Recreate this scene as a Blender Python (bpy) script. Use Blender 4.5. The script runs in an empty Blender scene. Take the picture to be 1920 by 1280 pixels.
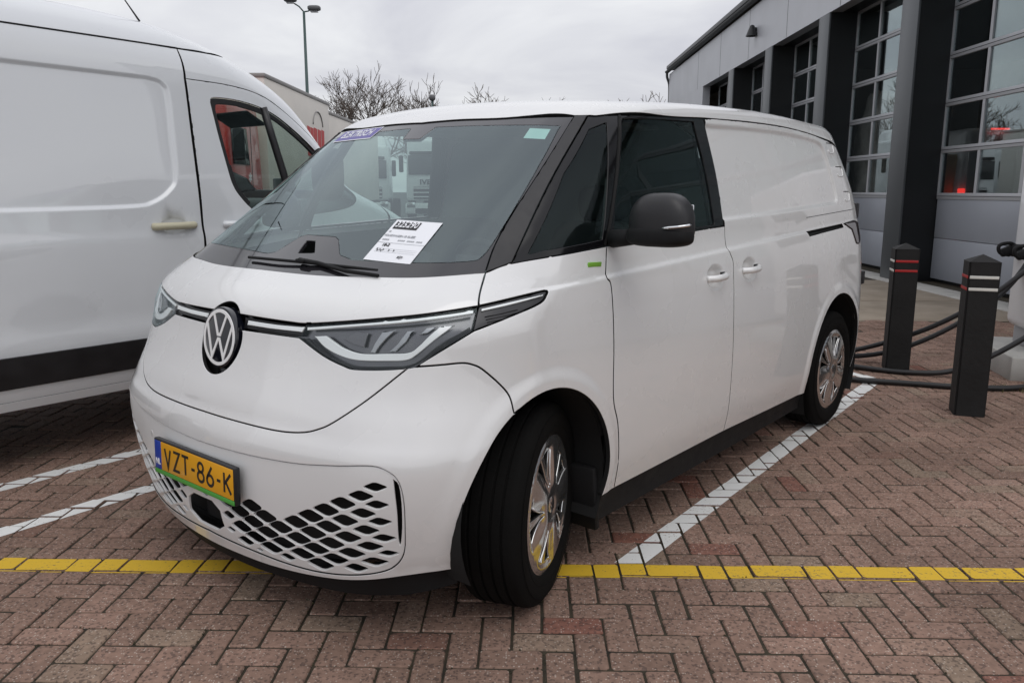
import bpy, bmesh, math, random
import numpy as np
from mathutils import Vector, Matrix, Euler
from mathutils.geometry import delaunay_2d_cdt
R = math.radians
scene = bpy.context.scene
COL = scene.collection

# ------------------------------------------------------------------ camera
cam_d = bpy.data.cameras.new('camera')
cam_d.sensor_width = 36.0
cam_d.lens = 1516.04 / 1920 * 36
cam_d.clip_start = 0.05
cam_d.clip_end = 2000
cam = bpy.data.objects.new('camera', cam_d)
COL.objects.link(cam)
cam.location = (0, 0, 1.4568)
cam.rotation_euler = (R(90) - 0.18405, 0, 0)
cam.rotation_euler = (cam.rotation_euler.to_matrix() @ Matrix.Rotation(0.00173, 3, 'Z')).to_euler()
scene.camera = cam

# ------------------------------------------------------------------ world, sun, exposure
SUN_EL, SUN_AZ = R(58), R(150)          # azimuth clockwise from +Y
world = bpy.data.worlds.new('World')
scene.world = world
world.use_nodes = True
nt = world.node_tree
nt.nodes.clear()
N = nt.nodes.new
out = N('ShaderNodeOutputWorld'); bg = N('ShaderNodeBackground')
sky = N('ShaderNodeTexSky'); sky.sky_type = 'NISHITA'; sky.sun_disc = False
sky.sun_elevation = SUN_EL; sky.sun_rotation = SUN_AZ
sky.dust_density = 4.0
tc = N('ShaderNodeTexCoord'); sep = N('ShaderNodeSeparateXYZ')
nt.links.new(tc.outputs['Generated'], sep.inputs[0])
# overcast layer: even grey, a little brighter overhead, with soft cloud streaks
mr = N('ShaderNodeMapRange'); mr.inputs[1].default_value = 0.0; mr.inputs[2].default_value = 1.0
mr.inputs[3].default_value = 0.94; mr.inputs[4].default_value = 1.48
nt.links.new(sep.outputs[2], mr.inputs[0])
# project the direction on a cloud deck so that streaks flatten to the horizon
addz = N('ShaderNodeMath'); addz.operation = 'ADD'; addz.inputs[1].default_value = 0.22
mx = N('ShaderNodeMath'); mx.operation = 'MAXIMUM'; mx.inputs[1].default_value = 0.0
nt.links.new(sep.outputs[2], mx.inputs[0]); nt.links.new(mx.outputs[0], addz.inputs[0])
dvx = N('ShaderNodeMath'); dvx.operation = 'DIVIDE'; dvy = N('ShaderNodeMath'); dvy.operation = 'DIVIDE'
nt.links.new(sep.outputs[0], dvx.inputs[0]); nt.links.new(addz.outputs[0], dvx.inputs[1])
nt.links.new(sep.outputs[1], dvy.inputs[0]); nt.links.new(addz.outputs[0], dvy.inputs[1])
cmb = N('ShaderNodeCombineXYZ'); nt.links.new(dvx.outputs[0], cmb.inputs[0]); nt.links.new(dvy.outputs[0], cmb.inputs[1])
noi = N('ShaderNodeTexNoise'); noi.inputs['Scale'].default_value = 1.25; noi.inputs['Detail'].default_value = 5
noi.inputs['Roughness'].default_value = 0.52; noi.inputs['Distortion'].default_value = 0.5
nt.links.new(cmb.outputs[0], noi.inputs['Vector'])
ramp = N('ShaderNodeValToRGB')
ramp.color_ramp.elements[0].position = 0.30; ramp.color_ramp.elements[0].color = (0.50, 0.505, 0.565, 1)
ramp.color_ramp.elements[1].position = 0.72; ramp.color_ramp.elements[1].color = (0.83, 0.84, 0.85, 1)
nt.links.new(noi.outputs['Fac'], ramp.inputs[0])
mul = N('ShaderNodeVectorMath'); mul.operation = 'SCALE'
nt.links.new(ramp.outputs[0], mul.inputs[0]); nt.links.new(mr.outputs[0], mul.inputs['Scale'])
sks = N('ShaderNodeVectorMath'); sks.operation = 'SCALE'; sks.inputs['Scale'].default_value = 0.10
nt.links.new(sky.outputs[0], sks.inputs[0])
mix = N('ShaderNodeMix'); mix.data_type = 'RGBA'; mix.inputs[0].default_value = 0.94
nt.links.new(sks.outputs[0], mix.inputs[6]); nt.links.new(mul.outputs[0], mix.inputs[7])
nt.links.new(mix.outputs[2], bg.inputs[0]); bg.inputs[1].default_value = 1.0
nt.links.new(bg.outputs[0], out.inputs[0])

sun_d = bpy.data.lights.new('sun', 'SUN')
sun_d.energy = 0.5; sun_d.angle = R(45); sun_d.color = (1.0, 0.975, 0.94)
sun = bpy.data.objects.new('sun', sun_d); COL.objects.link(sun)
sdir = Vector((math.sin(SUN_AZ) * math.cos(SUN_EL), math.cos(SUN_AZ) * math.cos(SUN_EL), math.sin(SUN_EL)))
sun.rotation_euler = sdir.to_track_quat('Z', 'Y').to_euler()
sun.location = (0, 0, 30)
vs = scene.view_settings
vs.view_transform = 'Standard'; vs.look = 'None'; vs.exposure = 0.17; vs.gamma = 1.0; vs.use_curve_mapping = False
scene.cycles.use_denoising = True
scene.cycles.max_bounces = 10; scene.cycles.transparent_max_bounces = 16
scene.cycles.transmission_bounces = 8; scene.cycles.glossy_bounces = 5
scene.cycles.caustics_reflective = False; scene.cycles.caustics_refractive = False

# ------------------------------------------------------------------ materials
MATS = {}
def mat(name, col, rough=0.5, metal=0.0, coat=0.0, spec=0.5, noise=0.0, nscale=6.0, bump=0.0, bscale=80.0, emit=None, coords='Object'):
    if name in MATS: return MATS[name]
    m = bpy.data.materials.new(name); m.use_nodes = True
    t = m.node_tree; b = t.nodes['Principled BSDF']
    b.inputs['Base Color'].default_value = (*col, 1); b.inputs['Roughness'].default_value = rough
    b.inputs['Metallic'].default_value = metal; b.inputs['Specular IOR Level'].default_value = spec
    if coat: b.inputs['Coat Weight'].default_value = coat; b.inputs['Coat Roughness'].default_value = 0.02; b.inputs['Coat IOR'].default_value = 1.72 if 'paint' in name else 1.5
    co = t.nodes.new('ShaderNodeTexCoord')
    if noise:
        n = t.nodes.new('ShaderNodeTexNoise'); n.inputs['Scale'].default_value = nscale; n.inputs['Detail'].default_value = 6
        t.links.new(co.outputs[coords], n.inputs['Vector'])
        r = t.nodes.new('ShaderNodeMapRange'); r.inputs[1].default_value = 0.3; r.inputs[2].default_value = 0.7
        r.inputs[3].default_value = 1 - noise; r.inputs[4].default_value = 1 + noise
        t.links.new(n.outputs['Fac'], r.inputs[0])
        s = t.nodes.new('ShaderNodeVectorMath'); s.operation = 'SCALE'; s.inputs[0].default_value = col
        t.links.new(r.outputs[0], s.inputs['Scale']); t.links.new(s.outputs[0], b.inputs['Base Color'])
        r2 = t.nodes.new('ShaderNodeMapRange'); r2.inputs[1].default_value = 0.3; r2.inputs[2].default_value = 0.7
        r2.inputs[3].default_value = max(rough - .08, .02); r2.inputs[4].default_value = min(rough + .08, 1)
        t.links.new(n.outputs['Fac'], r2.inputs[0]); t.links.new(r2.outputs[0], b.inputs['Roughness'])
    if bump:
        n2 = t.nodes.new('ShaderNodeTexNoise'); n2.inputs['Scale'].default_value = bscale; n2.inputs['Detail'].default_value = 4
        t.links.new(co.outputs[coords], n2.inputs['Vector'])
        bp = t.nodes.new('ShaderNodeBump'); bp.inputs['Strength'].default_value = bump; bp.inputs['Distance'].default_value = 0.01
        t.links.new(n2.outputs['Fac'], bp.inputs['Height']); t.links.new(bp.outputs[0], b.inputs['Normal'])
    if emit:
        b.inputs['Emission Color'].default_value = (*emit[0], 1); b.inputs['Emission Strength'].default_value = emit[1]
    MATS[name] = m
    return m
def glass(name, tint, ior=1.7, rough=0.0, dens=1.0):
    m = bpy.data.materials.new(name); m.use_nodes = True; t = m.node_tree; t.nodes.clear()
    o = t.nodes.new('ShaderNodeOutputMaterial'); mx = t.nodes.new('ShaderNodeMixShader')
    tr = t.nodes.new('ShaderNodeBsdfTransparent'); tr.inputs[0].default_value = (*tint, 1)
    gl = t.nodes.new('ShaderNodeBsdfGlossy'); gl.inputs['Roughness'].default_value = rough; gl.inputs[0].default_value = (0.84, 0.965, 0.99, 1)
    # Schlick reflectance, the same from both faces of the pane
    f0 = ((ior - 1) / (ior + 1)) ** 2
    lw = t.nodes.new('ShaderNodeLayerWeight'); lw.inputs[0].default_value = 0.5
    pw = t.nodes.new('ShaderNodeMath'); pw.operation = 'POWER'; pw.inputs[1].default_value = 5.0; t.links.new(lw.outputs['Facing'], pw.inputs[0])
    fr = t.nodes.new('ShaderNodeMath'); fr.operation = 'MULTIPLY_ADD'; fr.inputs[1].default_value = 1 - f0; fr.inputs[2].default_value = f0; t.links.new(pw.outputs[0], fr.inputs[0])
    t.links.new(fr.outputs[0], mx.inputs[0]); t.links.new(tr.outputs[0], mx.inputs[1]); t.links.new(gl.outputs[0], mx.inputs[2])
    t.links.new(mx.outputs[0], o.inputs[0]); MATS[name] = m
    return m
PAINT = mat('white_paint', (0.745, 0.745, 0.737), 0.28, coat=1.0, noise=0.012, nscale=3)
PAINT2 = mat('cool_white_paint', (0.66, 0.68, 0.70), 0.33, coat=1.0, noise=0.015, nscale=2)
SATIN = mat('satin_white_plastic', (0.74, 0.74, 0.732), 0.42, coat=0.3, noise=0.01)
BLACK = mat('gloss_black', (0.006, 0.006, 0.007), 0.12, spec=0.35)
TRIM = mat('satin_black_trim', (0.014, 0.0135, 0.015), 0.42, noise=0.05, nscale=20)
PLAST = mat('grey_black_plastic', (0.008, 0.008, 0.0085), 0.65, spec=0.25, noise=0.15, nscale=12, bump=0.15, bscale=900)
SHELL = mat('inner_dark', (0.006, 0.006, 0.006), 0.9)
RUBBER = mat('tyre_rubber', (0.006, 0.0057, 0.0054), 0.9, spec=0.12, noise=0.25, nscale=9, bump=0.2, bscale=260)
RIMM = mat('silver_wheel_cover', (0.70, 0.695, 0.685), 0.15, metal=0.95)
RIMW = mat('bright_wheel_edge', (0.8, 0.8, 0.8), 0.25, metal=0.3, coat=1)
CABIN = mat('cabin_grey', (0.085, 0.095, 0.098), 0.7, noise=0.2, nscale=8)
SEAT = mat('seat_cloth', (0.03, 0.031, 0.034), 0.9, noise=0.2, nscale=30)
WHITE = mat('paper_white', (0.82, 0.83, 0.86), 0.6)
INK = mat('ink_black', (0.01, 0.01, 0.012), 0.5)
GREYINK = mat('ink_grey', (0.35, 0.36, 0.38), 0.6)
SCREENG = glass('windscreen_glass', (0.78, 0.88, 0.86), 2.3)
SIDEG = glass('side_glass', (0.50, 0.60, 0.57), 1.36)
LENS = glass('lamp_lens', (0.97, 0.98, 0.98), 1.4)
DOORG = glass('workshop_glass', (0.80, 0.82, 0.82), 2.5)
TRG = glass('delivery_van_glass', (0.72, 0.80, 0.77), 1.5)
CHROME = mat('chrome', (0.75, 0.76, 0.77), 0.08, metal=1.0)
DRL = mat('frosted_light_guide', (0.86, 0.90, 0.90), 0.25, coat=0.6)

# ------------------------------------------------------------------ helpers
def link(o, parent=None):
    COL.objects.link(o)
    if parent is not None: o.parent = parent
    return o
def thing(name, label, cat, loc=(0, 0, 0), rz=0.0, group=None):
    o = bpy.data.objects.new(name, None); link(o)
    o.location = loc; o.rotation_euler = (0, 0, rz); o.empty_display_size = 0.2
    o['label'] = label; o['category'] = cat
    if group: o['group'] = group
    return o
def tag(o, label=None, cat=None, group=None, kind=None):
    for k, v in (('label', label), ('category', cat), ('group', group), ('kind', kind)):
        if v: o[k] = v
    return o
def mk(name, V, F, m, parent=None, smooth=True, normals=None, ms=None, fm=None):
    me = bpy.data.meshes.new(name)
    me.from_pydata([tuple(map(float, v)) for v in V], [], [tuple(map(int, f)) for f in F])
    for q in (ms or [m]): me.materials.append(q)
    if fm is not None: me.polygons.foreach_set('material_index', fm)
    me.polygons.foreach_set('use_smooth', [smooth] * len(me.polygons))
    me.update()
    if normals is not None: me.normals_split_custom_set_from_vertices([tuple(map(float, n)) for n in normals])
    return link(bpy.data.objects.new(name, me), parent)
def from_bm(name, bm, m, parent=None, smooth=False, angle=None):
    me = bpy.data.meshes.new(name); bm.to_mesh(me); bm.free()
    me.materials.append(m)
    me.polygons.foreach_set('use_smooth', [smooth or angle is not None] * len(me.polygons))
    if angle is not None: me.set_sharp_from_angle(angle=R(angle))
    return link(bpy.data.objects.new(name, me), parent)
def box(name, size, loc, m, parent=None, rot=(0, 0, 0), bev=0.01, seg=2, taper=None):
    bm = bmesh.new(); bmesh.ops.create_cube(bm, size=1.0)
    for v in bm.verts:
        if taper and v.co.z > 0: v.co.x *= taper[0]; v.co.y *= taper[1]
        v.co = Vector((v.co.x * size[0], v.co.y * size[1], v.co.z * size[2]))
    if bev > 0:
        bmesh.ops.bevel(bm, geom=bm.edges[:], offset=min(bev, min(size) * .45), segments=seg, affect='EDGES', profile=0.5)
    M = Matrix.Translation(loc) @ Euler(rot).to_matrix().to_4x4()
    bm.transform(M)
    return from_bm(name, bm, m, parent, angle=35)
def tube_geo(pts, r, seg=10, closed=False):
    P = [Vector(p) for p in pts]; n = len(P); V = []; F = []
    rr = r if isinstance(r, (list, tuple)) else [r] * n
    up = None
    for i in range(n):
        a = P[(i - 1) % n] if (closed or i > 0) else P[i]
        b = P[(i + 1) % n] if (closed or i < n - 1) else P[i]
        t = (b - a).normalized()
        if up is None:
            up = Vector((0, 0, 1)) if abs(t.z) < .9 else Vector((1, 0, 0))
        s = t.cross(up).normalized(); up = s.cross(t).normalized()
        for k in range(seg):
            an = 2 * math.pi * k / seg
            V.append(P[i] + (s * math.cos(an) + up * math.sin(an)) * rr[i])
    for i in range(n if closed else n - 1):
        j = (i + 1) % n
        for k in range(seg):
            l = (k + 1) % seg
            F.append((i * seg + k, i * seg + l, j * seg + l, j * seg + k))
    if not closed:
        F.append(tuple(range(seg))[::-1]); F.append(tuple((n - 1) * seg + k for k in range(seg)))
    return V, F
def tube(name, pts, r, m, parent=None, seg=10, closed=False):
    V, F = tube_geo(pts, r, seg, closed)
    return mk(name, V, F, m, parent)
def spline(pts, n=8):
    """Catmull-Rom through the points"""
    P = np.array(pts, float)
    if len(P) < 3:
        return [tuple(P[0] + (P[1] - P[0]) * t) for t in np.linspace(0, 1, n + 1)]
    Q = np.vstack([2 * P[0] - P[1], P, 2 * P[-1] - P[-2]]); o = []
    for i in range(1, len(Q) - 2):
        for k in range(n):
            t = k / n
            o.append(tuple(.5 * (2 * Q[i] + (Q[i + 1] - Q[i - 1]) * t + (2 * Q[i - 1] - 5 * Q[i] + 4 * Q[i + 1] - Q[i + 2]) * t * t
                                 + (3 * Q[i] - Q[i - 1] - 3 * Q[i + 1] + Q[i + 2]) * t ** 3)))
    o.append(tuple(P[-1])); return o
def lathe(name, prof, m, parent=None, seg=48, axis='Y', loc=(0, 0, 0), ms=None, fmi=None, arc=None, angle=40):
    """profile of (radius, height along axis)"""
    V = []; F = []; fm = []; n = len(prof); full = arc is None
    a0, a1 = (0, 2 * math.pi) if full else arc
    cnt = seg if full else seg + 1
    for i in range(cnt):
        a = a0 + (a1 - a0) * i / seg
        for r, h in prof:
            c, s = r * math.cos(a), r * math.sin(a)
            p = (c, h, s) if axis == 'Y' else (c, s, h)
            V.append((p[0] + loc[0], p[1] + loc[1], p[2] + loc[2]))
    for i in range(seg):
        j = (i + 1) % cnt
        for k in range(n - 1):
            F.append((i * n + k, i * n + k + 1, j * n + k + 1, j * n + k)); fm.append(fmi[k] if fmi else 0)
    o = mk(name, V, F, m, parent, ms=ms, fm=fm)
    o.data.set_sharp_from_angle(angle=R(angle))
    return o
def text(name, s, size, m, parent, M, sx=1.0, bold=0.0, ext=0.0006, align='CENTER'):
    c = bpy.data.curves.new(name, 'FONT'); c.body = s; c.size = size; c.align_x = align; c.align_y = 'CENTER'
    c.extrude = ext; c.offset = bold; c.resolution_u = 3
    o = bpy.data.objects.new(name, c); COL.objects.link(o)
    dg = bpy.context.evaluated_depsgraph_get()
    me = bpy.data.meshes.new_from_object(o.evaluated_get(dg))
    bpy.data.objects.remove(o); bpy.data.curves.remove(c)
    me.transform(M @ Matrix.Diagonal((sx, 1, 1, 1))); me.materials.clear(); me.materials.append(m)
    me.name = name
    return link(bpy.data.objects.new(name, me), parent)
def frame(o, xa, ya):
    """matrix with origin o, x axis xa, y axis ya"""
    x = Vector(xa).normalized(); z = x.cross(Vector(ya)).normalized(); y = z.cross(x)
    M = Matrix((x, y, z)).transposed().to_4x4(); M.translation = Vector(o); return M
def copy_tree(o, parent=None):
    c = o.copy(); COL.objects.link(c); c.parent = parent
    for ch in list(o.children): copy_tree(ch, c)
    return c
def mirror_obj(o, parent):
    me = o.data.copy(); me.transform(Matrix.Diagonal((1, -1, 1, 1))); me.flip_normals()
    # custom normals: rebuild from the mirrored source
    c = bpy.data.objects.new(o.name.split('.')[0], me); link(c, parent)
    for k in o.keys():
        if k in ('label', 'kind'): c[k] = o[k]
    return c

# ------------------------------------------------------------------ implicit vehicle bodies
def pchip(xk, yk):
    xk = np.asarray(xk, float); yk = np.asarray(yk, float); h = np.diff(xk); d = np.diff(yk) / h; m = np.zeros(len(xk))
    for i in range(1, len(xk) - 1):
        if d[i - 1] * d[i] > 0:
            w1 = 2 * h[i] + h[i - 1]; w2 = h[i] + 2 * h[i - 1]; m[i] = (w1 + w2) / (w1 / d[i - 1] + w2 / d[i])
    m[0] = d[0]; m[-1] = d[-1]
    def f(x):
        i = np.clip(np.searchsorted(xk, x) - 1, 0, len(h) - 1); t = np.clip((x - xk[i]) / h[i], 0, 1)
        v = (2*t**3-3*t**2+1)*yk[i] + (t**3-2*t**2+t)*h[i]*m[i] + (-2*t**3+3*t**2)*yk[i+1] + (t**3-t**2)*h[i]*m[i+1]
        return v + np.where(x < xk[0], (x - xk[0]) * m[0], 0) + np.where(x > xk[-1], (x - xk[-1]) * m[-1], 0)
    return f
def gs(xk, yk, lo, hi, sig, n=800):
    X = np.linspace(lo, hi, n); Y = pchip(xk, yk)(X); d = X[1] - X[0]; q = int(3 * sig / d) + 1
    g = np.exp(-.5 * (np.arange(-q, q + 1) * d / sig) ** 2); g /= g.sum()
    Yp = np.concatenate([2 * Y[0] - Y[1:q + 1][::-1], Y, 2 * Y[-1] - Y[-q - 1:-1][::-1]])
    Ys = np.convolve(Yp, g, 'valid'); return lambda x: np.interp(x, X, Ys)
def smax(a, b, k):
    h = np.maximum(k - np.abs(a - b), 0) / k
    return np.maximum(a, b) + h * h * k * .25
def sstep(a, b, x):
    t = np.clip((x - a) / (b - a), 0, 1); return t * t * (3 - 2 * t)
def march(F, O, D, tmax):
    lo = np.zeros(len(O)); hi = np.full(len(O), tmax)
    for _ in range(27):
        mid = (lo + hi) / 2; P = O + D * mid[:, None]
        ins = F(P[:, 0], P[:, 1], P[:, 2]) < 0
        lo = np.where(ins, mid, lo); hi = np.where(ins, hi, mid)
    return O + D * ((lo + hi) / 2)[:, None]
class Par:
    """surface parametrisations of an implicit body: wrap (fan round the front, then along the side), top, rear"""
    def __init__(s, F, kind, xo=-1.1, zo=1.2): s.F, s.kind, s.xo, s.zo = F, kind, xo, zo
    def S(s, U):
        U = np.asarray(U, float); a, b = U[:, 0], U[:, 1]; n = len(U); Z = np.zeros(n)
        if s.kind == 'wrap':
            ab = np.abs(a); sg = np.where(a < 0, -1.0, 1.0); fan = ab < math.pi / 2
            O = np.c_[np.where(fan, s.xo, s.xo - (ab - math.pi / 2)), Z, b]
            D = np.c_[np.where(fan, np.cos(ab), 0), np.where(fan, np.sin(ab), 1.0) * sg, Z]
        elif s.kind == 'top':
            O = np.c_[a, Z, Z + s.zo]; D = np.c_[Z, np.sin(b), np.cos(b)]
        else:
            O = np.c_[Z + s.xo, a, b]; D = np.c_[Z - 1, Z, Z]
        return march(s.F, O, D, 3.6)
    def uv(s, P):
        P = np.atleast_2d(np.asarray(P, float)); x, y, z = P.T
        if s.kind == 'wrap':
            sg = np.where(y < 0, -1.0, 1.0)
            return np.c_[np.where(x > s.xo, np.arctan2(np.abs(y), x - s.xo), math.pi / 2 + s.xo - x) * sg, z]
        if s.kind == 'top': return np.c_[x, np.arctan2(y, z - s.zo)]
        return np.c_[y, z]
    def side(s, XZ):
        XZ = np.atleast_2d(np.asarray(XZ, float)); Z = np.zeros(len(XZ))
        return s.uv(march(s.F, np.c_[XZ[:, 0], Z, XZ[:, 1]], np.c_[Z, Z + 1, Z], 3.6))
    def front(s, YZ):
        YZ = np.atleast_2d(np.asarray(YZ, float)); Z = np.zeros(len(YZ))
        return s.uv(march(s.F, np.c_[Z + s.xo, YZ], np.c_[Z + 1, Z, Z], 3.6))
    def normal(s, U, S0=None):
        e = 2e-3; U = np.asarray(U, float); A = np.array([e, 0]); B = np.array([0, e])
        n = np.cross(s.S(U + A) - s.S(U - A), s.S(U + B) - s.S(U - B))
        n /= np.linalg.norm(n, axis=1)[:, None] + 1e-12
        if s.kind == 'wrap': c = np.array([-.6, 0, .9]); ref = s.S(U) - c
        elif s.kind == 'top': ref = np.tile([0, 0, 1.0], (len(U), 1))
        else: ref = np.tile([-1.0, 0, 0], (len(U), 1))
        if s.kind == 'wrap': ref[:, 2] = 0; ref[:, 0] = np.where(s.S(U)[:, 0] < s.xo, 0, s.S(U)[:, 0] - s.xo)
        sg = np.sign((n * ref).sum(1)); sg[sg == 0] = 1
        return n * sg[:, None]
def inside(poly, P):
    x, y = P[:, 0], P[:, 1]; c = np.zeros(len(P), bool); n = len(poly); px, py = poly[:, 0], poly[:, 1]
    for i in range(n):
        j = i - 1
        k = ((py[i] > y) != (py[j] > y))
        if k.any():
            xi = (px[j] - px[i]) * (y - py[i]) / (py[j] - py[i] + 1e-15) + px[i]
            c ^= k & (x < xi)
    return c
def seg_dist(poly, P, chunk=4000):
    A = poly; Bv = np.roll(poly, -1, 0) - poly; L = (Bv ** 2).sum(1) + 1e-15; o = np.empty(len(P))
    for s in range(0, len(P), chunk):
        Q = P[s:s + chunk, None, :] - A[None]
        t = np.clip((Q * Bv).sum(2) / L, 0, 1)
        o[s:s + chunk] = np.sqrt(((Q - t[..., None] * Bv) ** 2).sum(2).min(1))
    return o
def densify(P, d):
    P = np.asarray(P, float); o = []
    for i in range(len(P)):
        a, b = P[i], P[(i + 1) % len(P)]; n = max(1, int(math.ceil(np.linalg.norm(b - a) / d)))
        for k in range(n): o.append(a + (b - a) * k / n)
    return np.array(o)
def area2(P): return (P[:, 0] * np.roll(P[:, 1], -1) - P[:, 1] * np.roll(P[:, 0], -1)).sum()
def panel(name, par, outer, m, parent, holes=(), sp=0.04, disp=None, off=0.0, gap=0.002, depth=0.014, extra=None, ed=0.014, lip=True, mirror=False, asp=1.5, dark=None):
    """a sheet on the body's surface inside an outline (param space), holes left open, edges rolled inwards"""
    ku = asp if par.kind == 'wrap' else 1.0
    sc = np.array([ku, 1.0])
    loops = [densify(np.asarray(outer) * sc, ed)] + [densify(np.asarray(h) * sc, ed) for h in holes]
    for i, l in enumerate(loops):
        if (area2(l) > 0) != (i == 0): loops[i] = l[::-1]
    o = loops[0]; lo, hi = o.min(0), o.max(0)
    gx, gy = np.meshgrid(np.arange(lo[0], hi[0], sp), np.arange(lo[1], hi[1], sp)); G = np.c_[gx.ravel(), gy.ravel()]
    if extra is not None and len(extra):
        X = np.asarray(extra) * sc; X = X[inside(o, X)] if len(X) else X
        key = np.floor(X / .004).astype(int); _, fi = np.unique(key, axis=0, return_index=True); X = X[np.sort(fi)]
        cell = {tuple(c) for c in np.floor(X / .018).astype(int).tolist()}
        gk = np.floor(G / .018).astype(int).tolist()
        G = G[[not any((a + i, b + j) in cell for i in (-1, 0, 1) for j in (-1, 0, 1)) for a, b in gk]] if len(cell) else G
        G = np.vstack([G, X])
    k = inside(o, G)
    for h in loops[1:]: k &= ~inside(h, G)
    G = G[k]
    if len(G):
        dmin = np.min([seg_dist(l, G) for l in loops], axis=0); G = G[dmin > ed * .55]
    V2 = np.vstack(loops + [G]); E = []; s0 = 0
    for l in loops:
        n = len(l); E += [(s0 + i, s0 + (i + 1) % n) for i in range(n)]; s0 += n
    nb = s0
    r = delaunay_2d_cdt([Vector(v) for v in V2], E, [], 0, 1e-7)
    W = np.array([(v.x, v.y) for v in r[0]]); T = np.array([f for f in r[2] if len(f) == 3])
    cen = W[T].mean(1); k = inside(o, cen)
    for h in loops[1:]: k &= ~inside(h, cen)
    T = T[k]
    ar = (W[T[:, 1], 0] - W[T[:, 0], 0]) * (W[T[:, 2], 1] - W[T[:, 0], 1]) - (W[T[:, 2], 0] - W[T[:, 0], 0]) * (W[T[:, 1], 1] - W[T[:, 0], 1])
    T = T[np.abs(ar) > 1e-9]
    U = W / sc; S = par.S(U); Nn = par.normal(U)
    d = np.full(len(U), off) + (disp(S) if disp else 0)
    P = S + Nn * d[:, None]
    nn = Nn
    if disp:
        e = 3e-3; A = np.array([e / ku, 0]); B = np.array([0, e])
        def full(X):
            s_ = par.S(X); return s_ + par.normal(X) * disp(s_)[:, None]
        nn = np.cross(full(U + A) - full(U - A), full(U + B) - full(U - B)); nn /= np.linalg.norm(nn, axis=1)[:, None] + 1e-12
        nn *= np.sign((nn * Nn).sum(1))[:, None]
    # orient triangles along the normals
    fn = np.cross(P[T[:, 1]] - P[T[:, 0]], P[T[:, 2]] - P[T[:, 0]])
    fl = (fn * Nn[T[:, 0]]).sum(1) < 0; T[fl] = T[fl][:, ::-1]
    # boundary: directed edges used once
    used = np.unique(T); rem = -np.ones(len(P), int); rem[used] = np.arange(len(used)); P, nn, T = P[used], nn[used], rem[T]
    cnt = {}
    for a, b, c in T.tolist():
        for e_ in ((a, b), (b, c), (c, a)): cnt[e_] = 1
    bnd = [e_ for e_ in cnt if (e_[1], e_[0]) not in cnt]
    V = P.copy(); NV = nn.copy(); F = T.tolist(); ndk = 0
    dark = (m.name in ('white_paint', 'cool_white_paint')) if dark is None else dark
    if bnd and lip:
        outv = np.zeros_like(P)
        for a, b in bnd:
            t = P[b] - P[a]; t /= np.linalg.norm(t) + 1e-12
            w = np.cross(t, nn[a]); outv[a] += w; outv[b] += w
        bi = np.array(sorted({i for e_ in bnd for i in e_})); ov = outv[bi]; ov /= np.linalg.norm(ov, axis=1)[:, None] + 1e-9
        V[bi] = V[bi] - ov * (gap + .0022)
        r1 = V[bi] + ov * .0018 - nn[bi] * .0012; r2 = V[bi] + ov * .0022 - nn[bi] * .004; r3 = V[bi] + ov * .0022 - nn[bi] * depth
        n1 = ov + nn[bi]; n1 /= np.linalg.norm(n1, axis=1)[:, None]
        b0 = len(V); nbv = len(bi); ix = {v: k for k, v in enumerate(bi.tolist())}
        V = np.vstack([V, r1, r2, r3]); NV = np.vstack([NV, n1, ov, ov])
        for a, b in bnd:
            i, j = ix[a], ix[b]
            F.append((b, a, b0 + i, b0 + j))
        ndk = len(F)
        for a, b in bnd:
            i, j = ix[a], ix[b]
            F.append((b0 + j, b0 + i, b0 + nbv + i, b0 + nbv + j))
            F.append((b0 + nbv + j, b0 + nbv + i, b0 + 2 * nbv + i, b0 + 2 * nbv + j))
    # joint flanks below the rolled edge are coloured black, painting in the gap's shade
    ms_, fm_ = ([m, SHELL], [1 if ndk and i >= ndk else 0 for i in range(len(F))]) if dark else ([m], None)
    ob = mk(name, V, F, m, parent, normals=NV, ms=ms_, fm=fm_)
    if mirror:
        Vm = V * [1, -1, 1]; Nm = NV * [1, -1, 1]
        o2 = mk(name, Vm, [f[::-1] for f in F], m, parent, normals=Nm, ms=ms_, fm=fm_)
        return ob, o2
    return ob
def half(par, *curves):
    """closed outline across the centre line from curves of the left half, which start and end at y = 0"""
    pts = []
    for c in curves: pts += c
    L = par.uv(pts); M = L[::-1].copy(); c = 1 if par.kind == 'top' else 0; M[:, c] *= -1
    keep = np.abs(M[:, c]) > 1e-6
    return np.vstack([L, M[keep]])
def sp(par, pts, n=6): return spline([tuple(p) for p in pts], n)

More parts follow.
